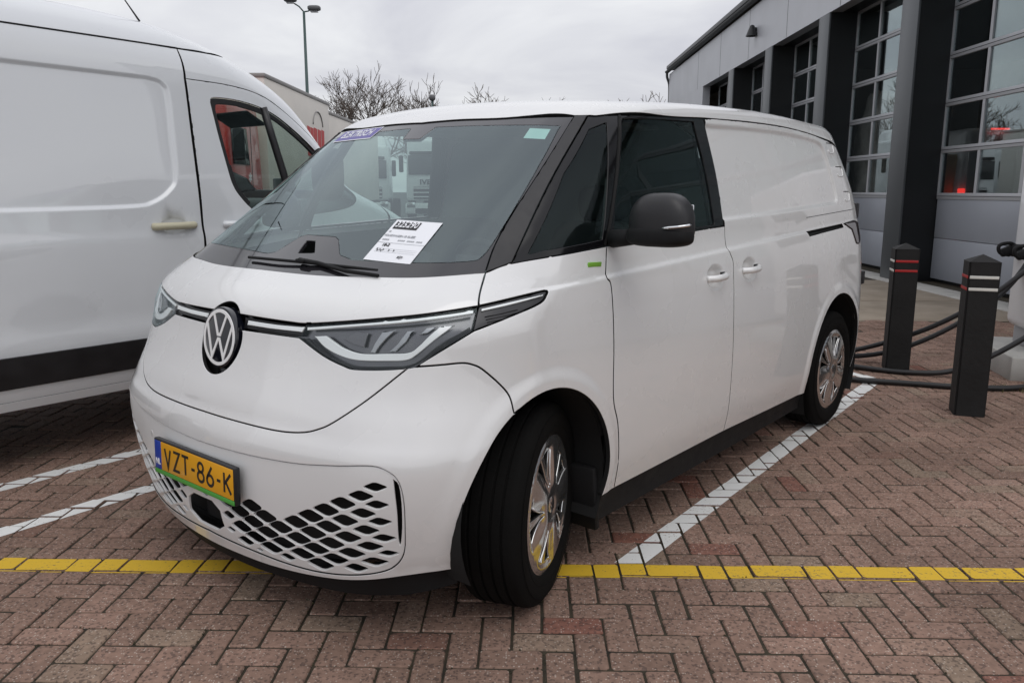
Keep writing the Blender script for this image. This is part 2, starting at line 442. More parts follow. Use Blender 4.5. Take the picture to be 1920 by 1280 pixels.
# ================================================================== SETTING: paving
# the paving runs along the yellow line, turned a touch against the camera
PAV_ROT = R(-1.07); WB = 0.103
pc, ps = math.cos(PAV_ROT), math.sin(PAV_ROT)
def p2w(a, b): return (a * pc - b * ps, a * ps + b * pc)
def w2p(x, y): return (x * pc + y * ps, -x * ps + y * pc)
A0, B0 = 0.418 + 0.052, 2.902          # a joint of the row under the yellow paint
def brick_material(name, from_attr):
    m = bpy.data.materials.new(name); m.use_nodes = True; t = m.node_tree; b = t.nodes['Principled BSDF']; L = t.links.new
    g = t.nodes.new('ShaderNodeNewGeometry')
    if from_attr:
        at = t.nodes.new('ShaderNodeAttribute'); at.attribute_name = 'tone'; rnd = at.outputs['Fac']
    else:
        oi = t.nodes.new('ShaderNodeObjectInfo'); rnd = oi.outputs['Random']
    r1 = t.nodes.new('ShaderNodeValToRGB'); e = r1.color_ramp.elements
    e[0].position = 0.0; e[0].color = (0.205, 0.092, 0.066, 1); e[1].position = 1.0; e[1].color = (0.325, 0.210, 0.165, 1)
    for p_, c_ in ((0.012, (0.230, 0.110, 0.084)), (0.03, (0.225, 0.146, 0.112)), (0.5, (0.258, 0.166, 0.128)), (0.85, (0.285, 0.183, 0.142)), (0.97, (0.250, 0.184, 0.136))):
        q = e.new(p_); q.color = (*c_, 1)
    L(rnd, r1.inputs[0])
    # aggregate specks, light and dark
    vo = t.nodes.new('ShaderNodeTexVoronoi'); vo.inputs['Scale'].default_value = 125; L(g.outputs['Position'], vo.inputs['Vector'])
    sx = t.nodes.new('ShaderNodeSeparateColor'); L(vo.outputs['Color'], sx.inputs[0])
    lt = t.nodes.new('ShaderNodeMath'); lt.operation = 'GREATER_THAN'; lt.inputs[1].default_value = 0.80; L(sx.outputs[0], lt.inputs[0])
    dk = t.nodes.new('ShaderNodeMath'); dk.operation = 'LESS_THAN'; dk.inputs[1].default_value = 0.17; L(sx.outputs[0], dk.inputs[0])
    dd = t.nodes.new('ShaderNodeMath'); dd.operation = 'LESS_THAN'; dd.inputs[1].default_value = 0.36; L(vo.outputs['Distance'], dd.inputs[0])
    l2 = t.nodes.new('ShaderNodeMath'); l2.operation = 'MULTIPLY'; L(lt.outputs[0], l2.inputs[0]); L(dd.outputs[0], l2.inputs[1])
    l3 = t.nodes.new('ShaderNodeMath'); l3.operation = 'MULTIPLY'; l3.inputs[1].default_value = 0.55; L(l2.outputs[0], l3.inputs[0])
    d3 = t.nodes.new('ShaderNodeMath'); d3.operation = 'MULTIPLY'; d3.inputs[1].default_value = 0.55; L(dk.outputs[0], d3.inputs[0])
    m1 = t.nodes.new('ShaderNodeMix'); m1.data_type = 'RGBA'; L(l3.outputs[0], m1.inputs[0]); L(r1.outputs[0], m1.inputs[6]); m1.inputs[7].default_value = (0.52, 0.46, 0.40, 1)
    m2 = t.nodes.new('ShaderNodeMix'); m2.data_type = 'RGBA'; L(d3.outputs[0], m2.inputs[0]); L(m1.outputs[2], m2.inputs[6]); m2.inputs[7].default_value = (0.06, 0.045, 0.042, 1)
    # broad grime and fine grain
    n1 = t.nodes.new('ShaderNodeTexNoise'); n1.inputs['Scale'].default_value = 1.3; n1.inputs['Detail'].default_value = 7; L(g.outputs['Position'], n1.inputs['Vector'])
    n2 = t.nodes.new('ShaderNodeTexNoise'); n2.inputs['Scale'].default_value = 38; n2.inputs['Detail'].default_value = 5; L(g.outputs['Position'], n2.inputs['Vector'])
    ra = t.nodes.new('ShaderNodeMapRange'); ra.inputs[1].default_value = .3; ra.inputs[2].default_value = .7; ra.inputs[3].default_value = .74; ra.inputs[4].default_value = 1.16; L(n1.outputs['Fac'], ra.inputs[0])
    rb = t.nodes.new('ShaderNodeMapRange'); rb.inputs[1].default_value = .3; rb.inputs[2].default_value = .7; rb.inputs[3].default_value = .82; rb.inputs[4].default_value = 1.18; L(n2.outputs['Fac'], rb.inputs[0])
    mu = t.nodes.new('ShaderNodeMath'); mu.operation = 'MULTIPLY'; L(ra.outputs[0], mu.inputs[0]); L(rb.outputs[0], mu.inputs[1])
    sc_ = t.nodes.new('ShaderNodeVectorMath'); sc_.operation = 'SCALE'; L(m2.outputs[2], sc_.inputs[0]); L(mu.outputs[0], sc_.inputs['Scale'])
    L(sc_.outputs[0], b.inputs['Base Color'])
    b.inputs['Roughness'].default_value = 0.82; b.inputs['Specular IOR Level'].default_value = 0.18
    ad = t.nodes.new('ShaderNodeMath'); ad.operation = 'MULTIPLY_ADD'; ad.inputs[1].default_value = 0.6; L(vo.outputs['Distance'], ad.inputs[0]); L(n2.outputs['Fac'], ad.inputs[2])
    bp = t.nodes.new('ShaderNodeBump'); bp.inputs['Strength'].default_value = 0.35; bp.inputs['Distance'].default_value = 0.004; L(ad.outputs[0], bp.inputs['Height']); L(bp.outputs[0], b.inputs['Normal'])
    return m
BRICK_P, BRICK_S = brick_material('paving_brick', False), brick_material('paving_brick_field', True)
def ground_mat(name, c1, c2, scale, rough=.9, bump=.4, bs=60, mid=None):
    m = bpy.data.materials.new(name); m.use_nodes = True; t = m.node_tree; b = t.nodes['Principled BSDF']; L = t.links.new
    g = t.nodes.new('ShaderNodeNewGeometry'); n = t.nodes.new('ShaderNodeTexNoise'); n.inputs['Scale'].default_value = scale; n.inputs['Detail'].default_value = 9
    L(g.outputs['Position'], n.inputs['Vector']); r = t.nodes.new('ShaderNodeValToRGB')
    r.color_ramp.elements[0].position = .3; r.color_ramp.elements[0].color = (*c1, 1); r.color_ramp.elements[1].position = .7; r.color_ramp.elements[1].color = (*c2, 1)
    L(n.outputs['Fac'], r.inputs[0]); L(r.outputs[0], b.inputs['Base Color']); b.inputs['Roughness'].default_value = rough
    n2 = t.nodes.new('ShaderNodeTexNoise'); n2.inputs['Scale'].default_value = bs; n2.inputs['Detail'].default_value = 6; L(g.outputs['Position'], n2.inputs['Vector'])
    bp = t.nodes.new('ShaderNodeBump'); bp.inputs['Strength'].default_value = bump; bp.inputs['Distance'].default_value = .01
    L(n2.outputs['Fac'], bp.inputs['Height']); L(bp.outputs[0], b.inputs['Normal'])
    return m
ASPHALT = ground_mat('asphalt', (0.045, 0.045, 0.046), (0.085, 0.084, 0.082), 3)
JOINT = ground_mat('joint_sand', (0.016, 0.013, 0.008), (0.058, 0.045, 0.026), 9, bs=220, bump=.8)
MOSS = ground_mat('joint_moss', (0.020, 0.018, 0.009), (0.062, 0.058, 0.026), 5, bs=260, bump=.8)
CONC = ground_mat('concrete_slab', (0.225, 0.185, 0.140), (0.34, 0.285, 0.225), 2.2, bs=120, bump=.25)
CONCL = ground_mat('concrete_pale', (0.34, 0.33, 0.31), (0.46, 0.45, 0.42), 4, bs=140, bump=.2)
def sheet(name, x0, x1, y0, y1, z, m, kind='structure', parent=None):
    o = mk(name, [(x0, y0, z), (x1, y0, z), (x1, y1, z), (x0, y1, z)], [(0, 1, 2, 3)], m, parent, smooth=False)
    if parent is None: o['kind'] = kind
    return o
sheet('ground', -400, 400, -400, 700, -0.06, ASPHALT)
pav = sheet('brick_paving', -7.5, 7.2, -1.5, 20.0, -0.0050, JOINT)
pav['label'] = 'red brown herringbone brick paving with mossy dark joints'
SLAB_Y = 9.15
random.seed(11)
def brick_mesh(name, L_, W_, jit):
    h = 0.05; V = []
    rj = lambda s: random.uniform(-s, s)
    cut = [random.uniform(.003, .009) for _ in range(4)]; base = []
    for k, (sx, sy) in enumerate(((-1, -1), (1, -1), (1, 1), (-1, 1))):
        c = cut[k]; a, b = (sx * (L_ / 2 - c), sy * W_ / 2), (sx * L_ / 2, sy * (W_ / 2 - c))
        base += [a, b] if sx * sy < 0 else [b, a]
    base = [(x + rj(jit), y + rj(jit)) for x, y in base]
    for zz, f in ((-h, 0), (-.0055, 0), (-0.0016, .0026), (0, .0055)):
        for (x, y) in base: V.append((x - math.copysign(f, x) , y - math.copysign(f, y), zz + (rj(.0004) if zz == 0 else 0)))
    F = [tuple(range(24, 32))]
    for k in range(3):
        for i in range(8):
            j = (i + 1) % 8; F.append((k * 8 + i, k * 8 + j, (k + 1) * 8 + j, (k + 1) * 8 + i))
    return V, F
VAR = [brick_mesh('b', 2 * WB - 0.0068, WB - 0.0068, 0.0019) for _ in range(14)]
MESHV = []
for V_, F_ in VAR:
    me = bpy.data.meshes.new('brick'); me.from_pydata(V_, [], F_); me.materials.append(BRICK_P); MESHV.append(me)
BR = []     # every brick: centre in paving axes, turned or not, variant, height, tilt
i0, i1 = -62, 70; j0, j1 = -32, 62
for j in range(j0, j1):
    for i in range(i0, i1):
        k = (i - j) % 4
        if k == 0: ca, cb, tr = A0 + (i + 1) * WB, B0 + (j + .5) * WB, 0
        elif k == 2: ca, cb, tr = A0 + (i + .5) * WB, B0 + j * WB, 1
        else: continue
        x, y = p2w(ca, cb)
        if y > SLAB_Y + .02 and x > 3.0 - .05: continue
        BR.append((x, y, tr, random.randrange(14), random.gauss(0, .0018), random.gauss(0, .006), random.gauss(0, .009), random.gauss(0, .006), random.random(), random.choice((0, 1))))
def brick_matrix(b):
    x, y, tr, v, dz, tx, ty, rz, tone, fl = b
    return Matrix.Translation((x, y, dz)) @ Matrix.Rotation(PAV_ROT + rz + (math.pi / 2 if tr else 0) + (math.pi if fl else 0), 4, 'Z') @ Matrix.Rotation(tx, 4, 'X') @ Matrix.Rotation(ty * .5, 4, 'Y')
VAN_T = Vector((-0.6195, 3.26, 0)); VAN_TH = 0.694
def in_van(x, y, grow=0.0):
    dx, dy = x - VAN_T.x, y - VAN_T.y
    vx = -dx * math.sin(VAN_TH) - dy * math.cos(VAN_TH); vy = dx * math.cos(VAN_TH) - dy * math.sin(VAN_TH)
    return -3.7 < vx < .7 and abs(vy) < .95 + grow
def seen(x, y):
    c, s = math.cos(.184), math.sin(.184); d = y * c + 1.457 * s; v = y * s - 1.457 * c
    return d > .2 and abs(1516 * x / d) < 985 and abs(1516 * v / d) < 655
vis = [k for k, b in enumerate(BR) if seen(b[0], b[1]) and not in_van(b[0], b[1])]
vis.sort(key=lambda k: BR[k][0] ** 2 + BR[k][1] ** 2)
near = set(vis[:300])
sv, sf, st = [], [], []
for k, b in enumerate(BR):
    M = brick_matrix(b)
    if k in near:
        o = bpy.data.objects.new('brick', MESHV[b[3]]); link(o, pav); o.matrix_local = M
    else:
        V_, F_ = VAR[b[3]]; n = len(sv)
        sv += [M @ Vector(v) for v in V_]; sf += [tuple(n + q for q in f) for f in F_]; st += [b[8]] * len(V_)
o = mk('brick_field', sv, sf, BRICK_S, pav, smooth=False); o['kind'] = 'stuff'
at = o.data.attributes.new('tone', 'FLOAT', 'POINT'); at.data.foreach_set('value', st)
# moss and grit lying in the joints
rg_ = random.Random(4); gv, gf = [], []
for b in BR:
    if not (seen(b[0], b[1]) and b[1] < 6.5): continue
    M = brick_matrix(b)
    for q in range(rg_.choice((0, 1, 2, 4, 7)) if rg_.random() < .75 else 12):
        e_ = rg_.choice((0, 1)); t_ = rg_.uniform(-1, 1)
        p = M @ Vector((t_ * WB, rg_.choice((-1, 1)) * WB / 2 + rg_.gauss(0, .0025), -.004) if e_ else (rg_.choice((-1, 1)) * WB + rg_.gauss(0, .0025), t_ * WB / 2, -.004))
        s_ = rg_.uniform(.0018, .0052); n = len(gv); a_ = rg_.uniform(0, 6.28)
        for k in range(3): gv.append((p.x + s_ * math.cos(a_ + 2.09 * k), p.y + s_ * math.sin(a_ + 2.09 * k), p.z))
        gv.append((p.x, p.y, p.z + s_ * rg_.uniform(.8, 1.7))); gf += [(n, n + 1, n + 3), (n + 1, n + 2, n + 3), (n + 2, n, n + 3)]
o = mk('joint_moss', gv, gf, MOSS, pav, smooth=False); o['kind'] = 'stuff'
def clip(poly, a, b, c):
    """keep a*x + b*y <= c"""
    out_ = []
    for i in range(len(poly)):
        p, q = poly[i - 1], poly[i]; dp, dq = a * p[0] + b * p[1] - c, a * q[0] + b * q[1] - c
        if (dp <= 0) != (dq <= 0):
            t = dp / (dp - dq); out_.append((p[0] + (q[0] - p[0]) * t, p[1] + (q[1] - p[1]) * t))
        if dq <= 0: out_.append(q)
    return out_
def painted(name, planes, m, label):
    V, F = [], []
    for b in BR:
        M = brick_matrix(b)
        if any(a * b[0] + bb * b[1] - c > .16 for a, bb, c in planes): continue
        w = .0012
        q = [M @ Vector(v) for v in VAR[b[3]][0][24:32]]
        n = (q[2] - q[0]).cross(q[5] - q[0]).normalized(); cen = sum(q, Vector()) / 8
        poly = [(p.x + (p.x - cen.x) / max(.02, abs(p.x - cen.x)) * .0040, p.y + (p.y - cen.y) / max(.02, abs(p.y - cen.y)) * .0040) for p in q]
        for a, bb, c in planes:
            poly = clip(poly, a, bb, c + random.uniform(-.002, .002))
            if len(poly) < 3: break
        if len(poly) < 3: continue
        s0 = len(V)
        for (x, y) in poly: V.append((x, y, cen.z - (n.x * (x - cen.x) + n.y * (y - cen.y)) / n.z + .0011))
        F.append(tuple(range(s0, s0 + len(poly))))
    o = mk(name, V, F, m, None, smooth=False); o['kind'] = 'structure'; o['label'] = label
    for p in o.data.polygons:
        if p.normal.z < 0: p.flip()
    return o
def worn_paint(name, col, under, thr):
    m = bpy.data.materials.new(name); m.use_nodes = True; t = m.node_tree; b = t.nodes['Principled BSDF']; L = t.links.new
    g = t.nodes.new('ShaderNodeNewGeometry'); n = t.nodes.new('ShaderNodeTexNoise'); n.inputs['Scale'].default_value = 75; n.inputs['Detail'].default_value = 6; n.inputs['Roughness'].default_value = .7
    n2 = t.nodes.new('ShaderNodeTexNoise'); n2.inputs['Scale'].default_value = 4; n2.inputs['Detail'].default_value = 4
    L(g.outputs['Position'], n.inputs['Vector']); L(g.outputs['Position'], n2.inputs['Vector'])
    a = t.nodes.new('ShaderNodeMath'); a.operation = 'MULTIPLY_ADD'; a.inputs[1].default_value = .35; L(n2.outputs['Fac'], a.inputs[0]); L(n.outputs['Fac'], a.inputs[2])
    r = t.nodes.new('ShaderNodeValToRGB'); r.color_ramp.elements[0].position = thr; r.color_ramp.elements[0].color = (*under, 1)
    r.color_ramp.elements[1].position = thr + .06; r.color_ramp.elements[1].color = (*col, 1)
    L(a.outputs[0], r.inputs[0]); L(r.outputs[0], b.inputs['Base Color']); b.inputs['Roughness'].default_value = .7
    bp = t.nodes.new('ShaderNodeBump'); bp.inputs['Strength'].default_value = .3; bp.inputs['Distance'].default_value = .003; L(n.outputs['Fac'], bp.inputs['Height']); L(bp.outputs[0], b.inputs['Normal'])
    return m
YPAINT = worn_paint('yellow_road_paint', (0.66, 0.42, 0.026), (0.30, 0.20, 0.06), .53)
WPAINT = worn_paint('white_road_paint', (0.74, 0.74, 0.72), (0.38, 0.32, 0.29), .50)
# yellow: one row of the paving and a sliver of the next
na, nb_ = -ps, pc
painted('yellow_line', [(na, nb_, B0 + WB - .001), (-na, -nb_, -(B0 - .012))], YPAINT, 'yellow line painted along one row of paving bricks')
def bay_line(name, p, q, w, label, cut=None):
    d = Vector((q[0] - p[0], q[1] - p[1])).normalized(); n = Vector((d.y, -d.x)); c = n.x * p[0] + n.y * p[1]
    pl = [(n.x, n.y, c + w / 2), (-n.x, -n.y, -c + w / 2), (-d.x, -d.y, -(d.x * p[0] + d.y * p[1])), (d.x, d.y, d.x * q[0] + d.y * q[1])]
    pl.append((-na, -nb_, -(B0 + WB + .006)))
    if cut: pl.append(cut)
    return painted(name, pl, WPAINT, label)
bay_line('white_bay_line', (0.30, 2.78), (2.83, 6.16), .100, 'white bay line running from the yellow line past the rear wheel')
bay_line('white_bay_line', (2.87, 6.16), (2.2, 7.9), .100, 'short white line closing the bay near the black bollards')
bay_line('white_bay_line', (-2.62, 2.75), (0.6, 7.0), .100, 'white bay line passing under the front bumper grille')
bay_line('white_bay_line', (-3.35, 2.75), (0.0, 7.2), .100, 'white bay line running beneath the grey delivery van')
# concrete apron in front of the workshop
apr = thing('concrete_apron', 'tan concrete slabs in front of the workshop doors', 'apron', (0, 0, 0))
del apr['category']; del apr['label']; apr['kind'] = 'structure'
ys = [SLAB_Y, 10.85, 12.55]; xs = [3.0, 5.1, 6.15]
for a in range(2):
    box('slab', (3.12, ys[a + 1] - ys[a] - .012, .12), (3.0 + 1.56, (ys[a] + ys[a + 1]) / 2, -.06 + .004 * a), CONC, apr, bev=.006)
box('slab', (3.12, .9, .12), (4.56, 13.02, -.058), CONC, apr, bev=.006)
box('threshold', (.45, 24, .13), (6.36, 21.2, -.052), CONCL, apr, bev=.01)

# weeds along the foot of the charger plinth
rw_ = random.Random(9); wv, wf = [], []
for k in range(420):
    x, y = rw_.uniform(3.62, 4.35), 0
    y = 5.98 - (x - 3.62) * .22 - abs(rw_.gauss(0, .09)); h_ = rw_.uniform(.012, .045); a_ = rw_.uniform(0, 6.28); w_ = rw_.uniform(.002, .005); n = len(wv); l_ = rw_.uniform(.2, .9) * h_
    wv += [(x - w_ * math.sin(a_), y + w_ * math.cos(a_), -.004), (x + w_ * math.sin(a_), y - w_ * math.cos(a_), -.004), (x + l_ * math.cos(a_), y + l_ * math.sin(a_), h_)]; wf.append((n, n + 1, n + 2))
WEED = ground_mat('dry_weed', (0.06, 0.055, 0.018), (0.16, 0.14, 0.06), 30)
o = mk('weeds', wv, wf, WEED, pav, smooth=False); o['kind'] = 'stuff'

# ================================================================== THE WHITE ELECTRIC VAN
# van axes: x forward from the front axle, y to its left, z up
ZX = [.2, .35, .5, .6, .66, .71, .76, .85, .95, 1.03, 1.10, 1.185, 1.736]
bx = gs(ZX, [.695, .735, .741, .736, .727, .705, .692, .656, .622, .601, .551, .43, -.359], .1, 2.0, .012)
ZA = [.3, .6, .70, .80, .90, 1.03, 1.185, 1.736]
ba = gs(ZA, [.26, .193, .179, .218, .215, .215, .179, .212], .2, 1.9, .05)
bk = gs(ZA, [.362, .325, .341, .382, .369, .318, .394, .239], .2, 1.9, .05)
bw = gs([.25, .36, .45, .7, 1.0, 1.15, 1.3, 1.5, 1.75], [.94, .965, .981, .991, .979, .962, .928, .888, .826], .1, 2.0, .03)
bt = gs([-3.6, -3.0, -2.2, -1.4, -.8, -.3], [1.848, 1.886, 1.902, 1.883, 1.846, 1.812], -4.2, 1, .12)
br_ = gs([.3, .9, 1.3, 1.8], [-3.729, -3.739, -3.734, -3.433], .1, 2, .1)
ARCH_F = (.03, .42, .388); ARCH_R = (-2.905, .39, .458)
def crease_z(x): return 1.132 - .0428 * x
def FB(x, y, z):
    ay = np.abs(y); zc = np.clip(z, .15, 2.0); xs = np.clip(x, -4, 1)
    fr = x - (bx(zc) - ba(np.clip(zc, .3, 1.8)) * ay ** 2)
    w = bw(np.clip(zc, .25, 1.95)) - .027 * np.maximum(-xs - 1.6, 0) ** 2 / 4
    w = w - .012 * sstep(-.003, .014, zc - crease_z(xs)) * sstep(.22, -.05, xs) * (1 - sstep(1.22, 1.34, zc))
    for cx, cz, rr in (ARCH_F, ARCH_R):
        d = np.hypot(xs - cx, zc - cz); w = w + .0075 * (1 - sstep(rr + .028, rr + .075, d)) * sstep(.2, .32, zc)
    sd = ay - w
    tp = z - (bt(xs) - .059 * ay ** 2)
    re = (br_(zc) - x) + .12 * ay ** 2
    kk = np.clip(bk(np.clip(zc, .3, 1.8)), .03, 1)
    sl = 1 - .28 * np.clip((zc - 1.03) / .15, 0, 1)
    f = smax(fr * sl, sd, kk); f = smax(f, re, .384)
    return smax(f, tp, .062)
WR, TP, RE = Par(FB, 'wrap'), Par(FB, 'top'), Par(FB, 'rear', xo=-2.0)
van = thing('parked_van', 'white electric panel van plugged in at the charging bay', 'van', VAN_T, math.atan2(-math.cos(VAN_TH), -math.sin(VAN_TH)))
s3 = lambda pts, n=6: spline(pts, n)
C_TOP = s3([(-.365, 0, 1.748), (-.377, .176, 1.745), (-.406, .439, 1.741), (-.494, .702, 1.740)])
C_SL = s3([(-.494, .702, 1.740), (-.268, .742, 1.563), (-.061, .772, 1.399), (.076, .799, 1.287), (.172, .837, 1.199)])
C_TR = s3([(-.531, .739, 1.742), (-.218, .795, 1.484), (.075, .867, 1.225)])
C_COWL = s3([(.443, 0, 1.177), (.424, .313, 1.176), (.385, .519, 1.182), (.327, .688, 1.187), (.216, .808, 1.197), (.172, .837, 1.199)])
C_BS = s3([(.172, .837, 1.199), (.234, .869, 1.143), (.267, .892, 1.107)])
C_BL = s3([(.267, .892, 1.107), (.399, .799, 1.088), (.473, .693, 1.073), (.523, .554, 1.054), (.561, .412, 1.037), (.574, .332, 1.036), (.595, .088, 1.039)])
BADGE = (0, .9515)
def arc_yz(r, a0, a1, n=10): return [(.6, r * math.sin(a), BADGE[1] + r * math.cos(a)) for a in np.linspace(a0, a1, n)]
a_hi = math.acos((1.039 - BADGE[1]) / .121); a_lo = math.acos((.990 - BADGE[1]) / .121)
def front_pts(P): return [tuple(q) for q in march(FB, np.c_[np.full(len(P), -1.1), [p[1] for p in P], [p[2] for p in P]], np.tile([1.0, 0, 0], (len(P), 1)), 3)]
C_NT_IN = front_pts(arc_yz(.121, math.pi, a_lo, 16))                      # badge notch in the nose panel, bottom to top
C_NT = [(.61, .116, .990)] + s3([(.61, .118, .990), (.60, .25, .991), (.578, .394, .991)], 4) + s3([(.578, .394, .991), (.569, .502, .945), (.557, .588, .921), (.548, .631, .915), (.509, .727, .921), (.473, .788, .928)])
C_V = s3([(.473, .788, .928), (.555, .695, .831), (.617, .608, .758), (.640, .554, .729), (.659, .494, .712), (.679, .389, .703), (.701, .184, .703), (.704, 0, .704)])
C_BF = s3([(.460, .804, .932), (.406, .864, .937), (.356, .903, .940), (.327, .921, .933), (.300, .937, .916), (.249, .962, .865), (.216, .977, .820), (.203, .985, .768)])
def arch(c, a0, a1, n=40, r=None): return [(c[0] + (r or c[2]) * math.cos(a), .98, c[1] + (r or c[2]) * math.sin(a)) for a in np.linspace(a0, a1, n)]
def on_side(P): return [tuple(q) for q in march(FB, np.c_[[p[0] for p in P], np.zeros(len(P)), [p[2] for p in P]], np.tile([0, 1.0, 0], (len(P), 1)), 3)]
a_b = math.radians(63.5)
C_FA1 = on_side(arch(ARCH_F, a_b, math.radians(-22)))                     # bumper side of the front arch, downwards
C_FA2 = on_side(arch(ARCH_F, a_b, math.radians(195)))                     # fender side, backwards
C_BB = s3([(.369, .898, .276), (.434, .860, .275), (.508, .795, .267), (.575, .691, .245), (.617, .575, .228), (.649, .442, .217), (.676, .292, .212), (.690, .15, .213), (.695, 0, .212)])
C_PAN = s3([(.735, 0, .603), (.726, .213, .606), (.707, .376, .611), (.682, .518, .619), (.653, .646, .634), (.614, .756, .648), (.590, .803, .640), (.569, .837, .608), (.556, .846, .538), (.541, .833, .434), (.531, .813, .354), (.539, .777, .304), (.565, .728, .278), (.603, .644, .258), (.638, .518, .243), (.670, .382, .244), (.698, .232, .254), (.715, 0, .264)])
LX_UP = s3([(.263, .893, 1.107), (.13, .940, 1.125), (.010, .955, 1.136), (.001, .960, 1.127)], 4)
LX_LO = s3([(.001, .960, 1.127), (.046, .965, 1.099), (.184, .952, 1.070), (.313, .915, 1.037)], 4)
LAMP_LO = s3([(.313, .915, 1.037), (.434, .831, .955), (.460, .804, .932)], 5)
C_DF = s3([(-.388, .938, 1.259), (-.366, .95, 1.19), (-.353, .961, 1.148), (-.373, .967, 1.110), (-.372, .984, .915), (-.366, .990, .760), (-.373, .991, .680), (-.408, .988, .591), (-.435, .975, .45), (-.442, .956, .322)])
C_SF = s3([(-1.375, .928, 1.300), (-1.374, .953, 1.195), (-1.400, .964, 1.133), (-1.392, .977, 1.019), (-1.388, .990, .671), (-1.40, .960, .330)])
C_BELT = s3([(.172, .837, 1.199), (.076, .868, 1.224), (-.197, .930, 1.247), (-.388, .938, 1.259)])
C_BELT2 = s3([(-.388, .938, 1.259), (-1.054, .931, 1.288), (-1.375, .928, 1.300)])
C_SFU = s3([(-1.375, .928, 1.300), (-1.368, .881, 1.530), (-1.341, .820, 1.776)])
C_WT = s3([(-.531, .739, 1.742), (-.608, .780, 1.748), (-.961, .822, 1.764), (-1.341, .820, 1.781)])
C_WT2 = s3([(-1.341, .820, 1.781), (-1.797, .814, 1.793), (-2.230, .811, 1.797), (-2.557, .810, 1.788), (-2.80, .808, 1.772), (-3.1, .79, 1.735), (-3.36, .75, 1.665)])
uvW = lambda *cs: WR.uv(sum(cs, []))
rings_f = np.vstack([WR.side([(p[0], p[2]) for p in arch(ARCH_F, -.5, 3.7, 130, ARCH_F[2] + d)]) for d in (.018, .027, .036, .046, .056, .067, .080)])
rings_r = np.vstack([WR.side([(p[0], p[2]) for p in arch(ARCH_R, -.4, 3.6, 150, ARCH_R[2] + d)]) for d in (.018, .027, .036, .046, .056, .067, .080)])
crs = np.vstack([WR.side([(x, crease_z(x) + d) for x in np.arange(.3, -3.5, -.013)]) for d in (-.02, -.010, -.004, -.001, .002, .0055, .009, .012, .015, .022, .032)])
EXT = np.vstack([rings_f, rings_r, crs])
# bonnet, nose, bumper, grille
bon = half(WR, C_COWL, C_BS, C_BL, front_pts(arc_yz(.121, a_hi, 0, 8)))
panel('bonnet', WR, bon, PAINT, van, sp=.035)
nose = half(WR, C_NT_IN, C_NT, C_V)
panel('nose_panel', WR, nose, PAINT, van, sp=.035)
pan = half(WR, C_PAN)
bump_o = half(WR, C_V[::-1], C_BF, C_FA1, C_BB)
def bump_disp(S):
    return .008 * (1 - sstep(.55, .9, np.abs(S[:, 1]))) * sstep(.74, .69, S[:, 2])
panel('front_bumper', WR, bump_o, PAINT, van, holes=[pan], sp=.03, extra=rings_f, depth=.03)
# lozenge openings of the lower grille
holes = []
hx = [(-.105, .372), (-.06, .398), (.06, .398), (.105, .372), (.115, .315), (.06, .283), (-.06, .283), (-.115, .315)]
for k in range(0, 13):
    yk = .787 - .0635 * k + (.006 if 0 < k < 6 else 0) - (.012 if k == 0 else 0)
    for n in range(-4, 7):
        zk = .583 - .0335 * k - .058 * n
        if k <= 6 and n < 0: continue
        if k > 6 and zk > .442: continue
        q = np.interp(k, [0, 2, 4, 7, 13], [.60, .84, .94, .95, .95])
        L_ = [(-.0635 * q, .0045 * q), (0, .029 * q), (.0635 * q, -.0045 * q), (0, -.029 * q)]
        L_ = [(-a, b) for a, b in L_][::-1]
        for it in range(2):
            L_ = [p for a, b in zip(L_, L_[1:] + L_[:1]) for p in ((a[0] * .85 + b[0] * .15, a[1] * .85 + b[1] * .15), (a[0] * .15 + b[0] * .85, a[1] * .15 + b[1] * .85))]
        L_ = [(.6, yk + a, zk + b) for a, b in L_]
        for sg in (1, -1):
            if sg < 0 and yk < .04: continue
            for f in (1, .82, .64, .46, .32):
                P3 = front_pts([(.6, (yk + (p[1] - yk) * f) * sg, zk + .004 * (1 - f) * 10 * .3 + (p[2] - zk) * f) for p in L_]); U = WR.uv(P3); sc_ = np.array([1.5, 1.0])
                YZ = np.array([(p[1], p[2]) for p in P3]); H_ = np.array(hx)
                if not inside(pan * sc_, U * sc_).all() or seg_dist(pan * sc_, U * sc_).min() < .006: continue
                if inside(H_, YZ).any() or seg_dist(H_, YZ).min() < .009: continue
                holes.append(U); break
holes.append(WR.uv(front_pts([(.6, a, b) for a, b in hx])))
for sg in (1, -1):
    sl_ = [(.578, .826, .612), (.566, .838, .592), (.556, .8385, .530), (.547, .8285, .450), (.541, .812, .385), (.549, .812, .41), (.563, .824, .50)]
    U = WR.uv(spline(sl_ + sl_[:1], 3)[:-1]); U[:, 0] *= sg; holes.append(U)
panel('lower_grille', WR, pan, SATIN, van, holes=holes, sp=.03, ed=.009, off=-.004, depth=.009, gap=0.0)
panel('grille_backing', WR, pan, SHELL, van, off=-.07, sp=.08, lip=False)
radar = box('radar_sensor', (.03, .15, .08), (.665, 0, .335), PLAST, van, bev=.01)
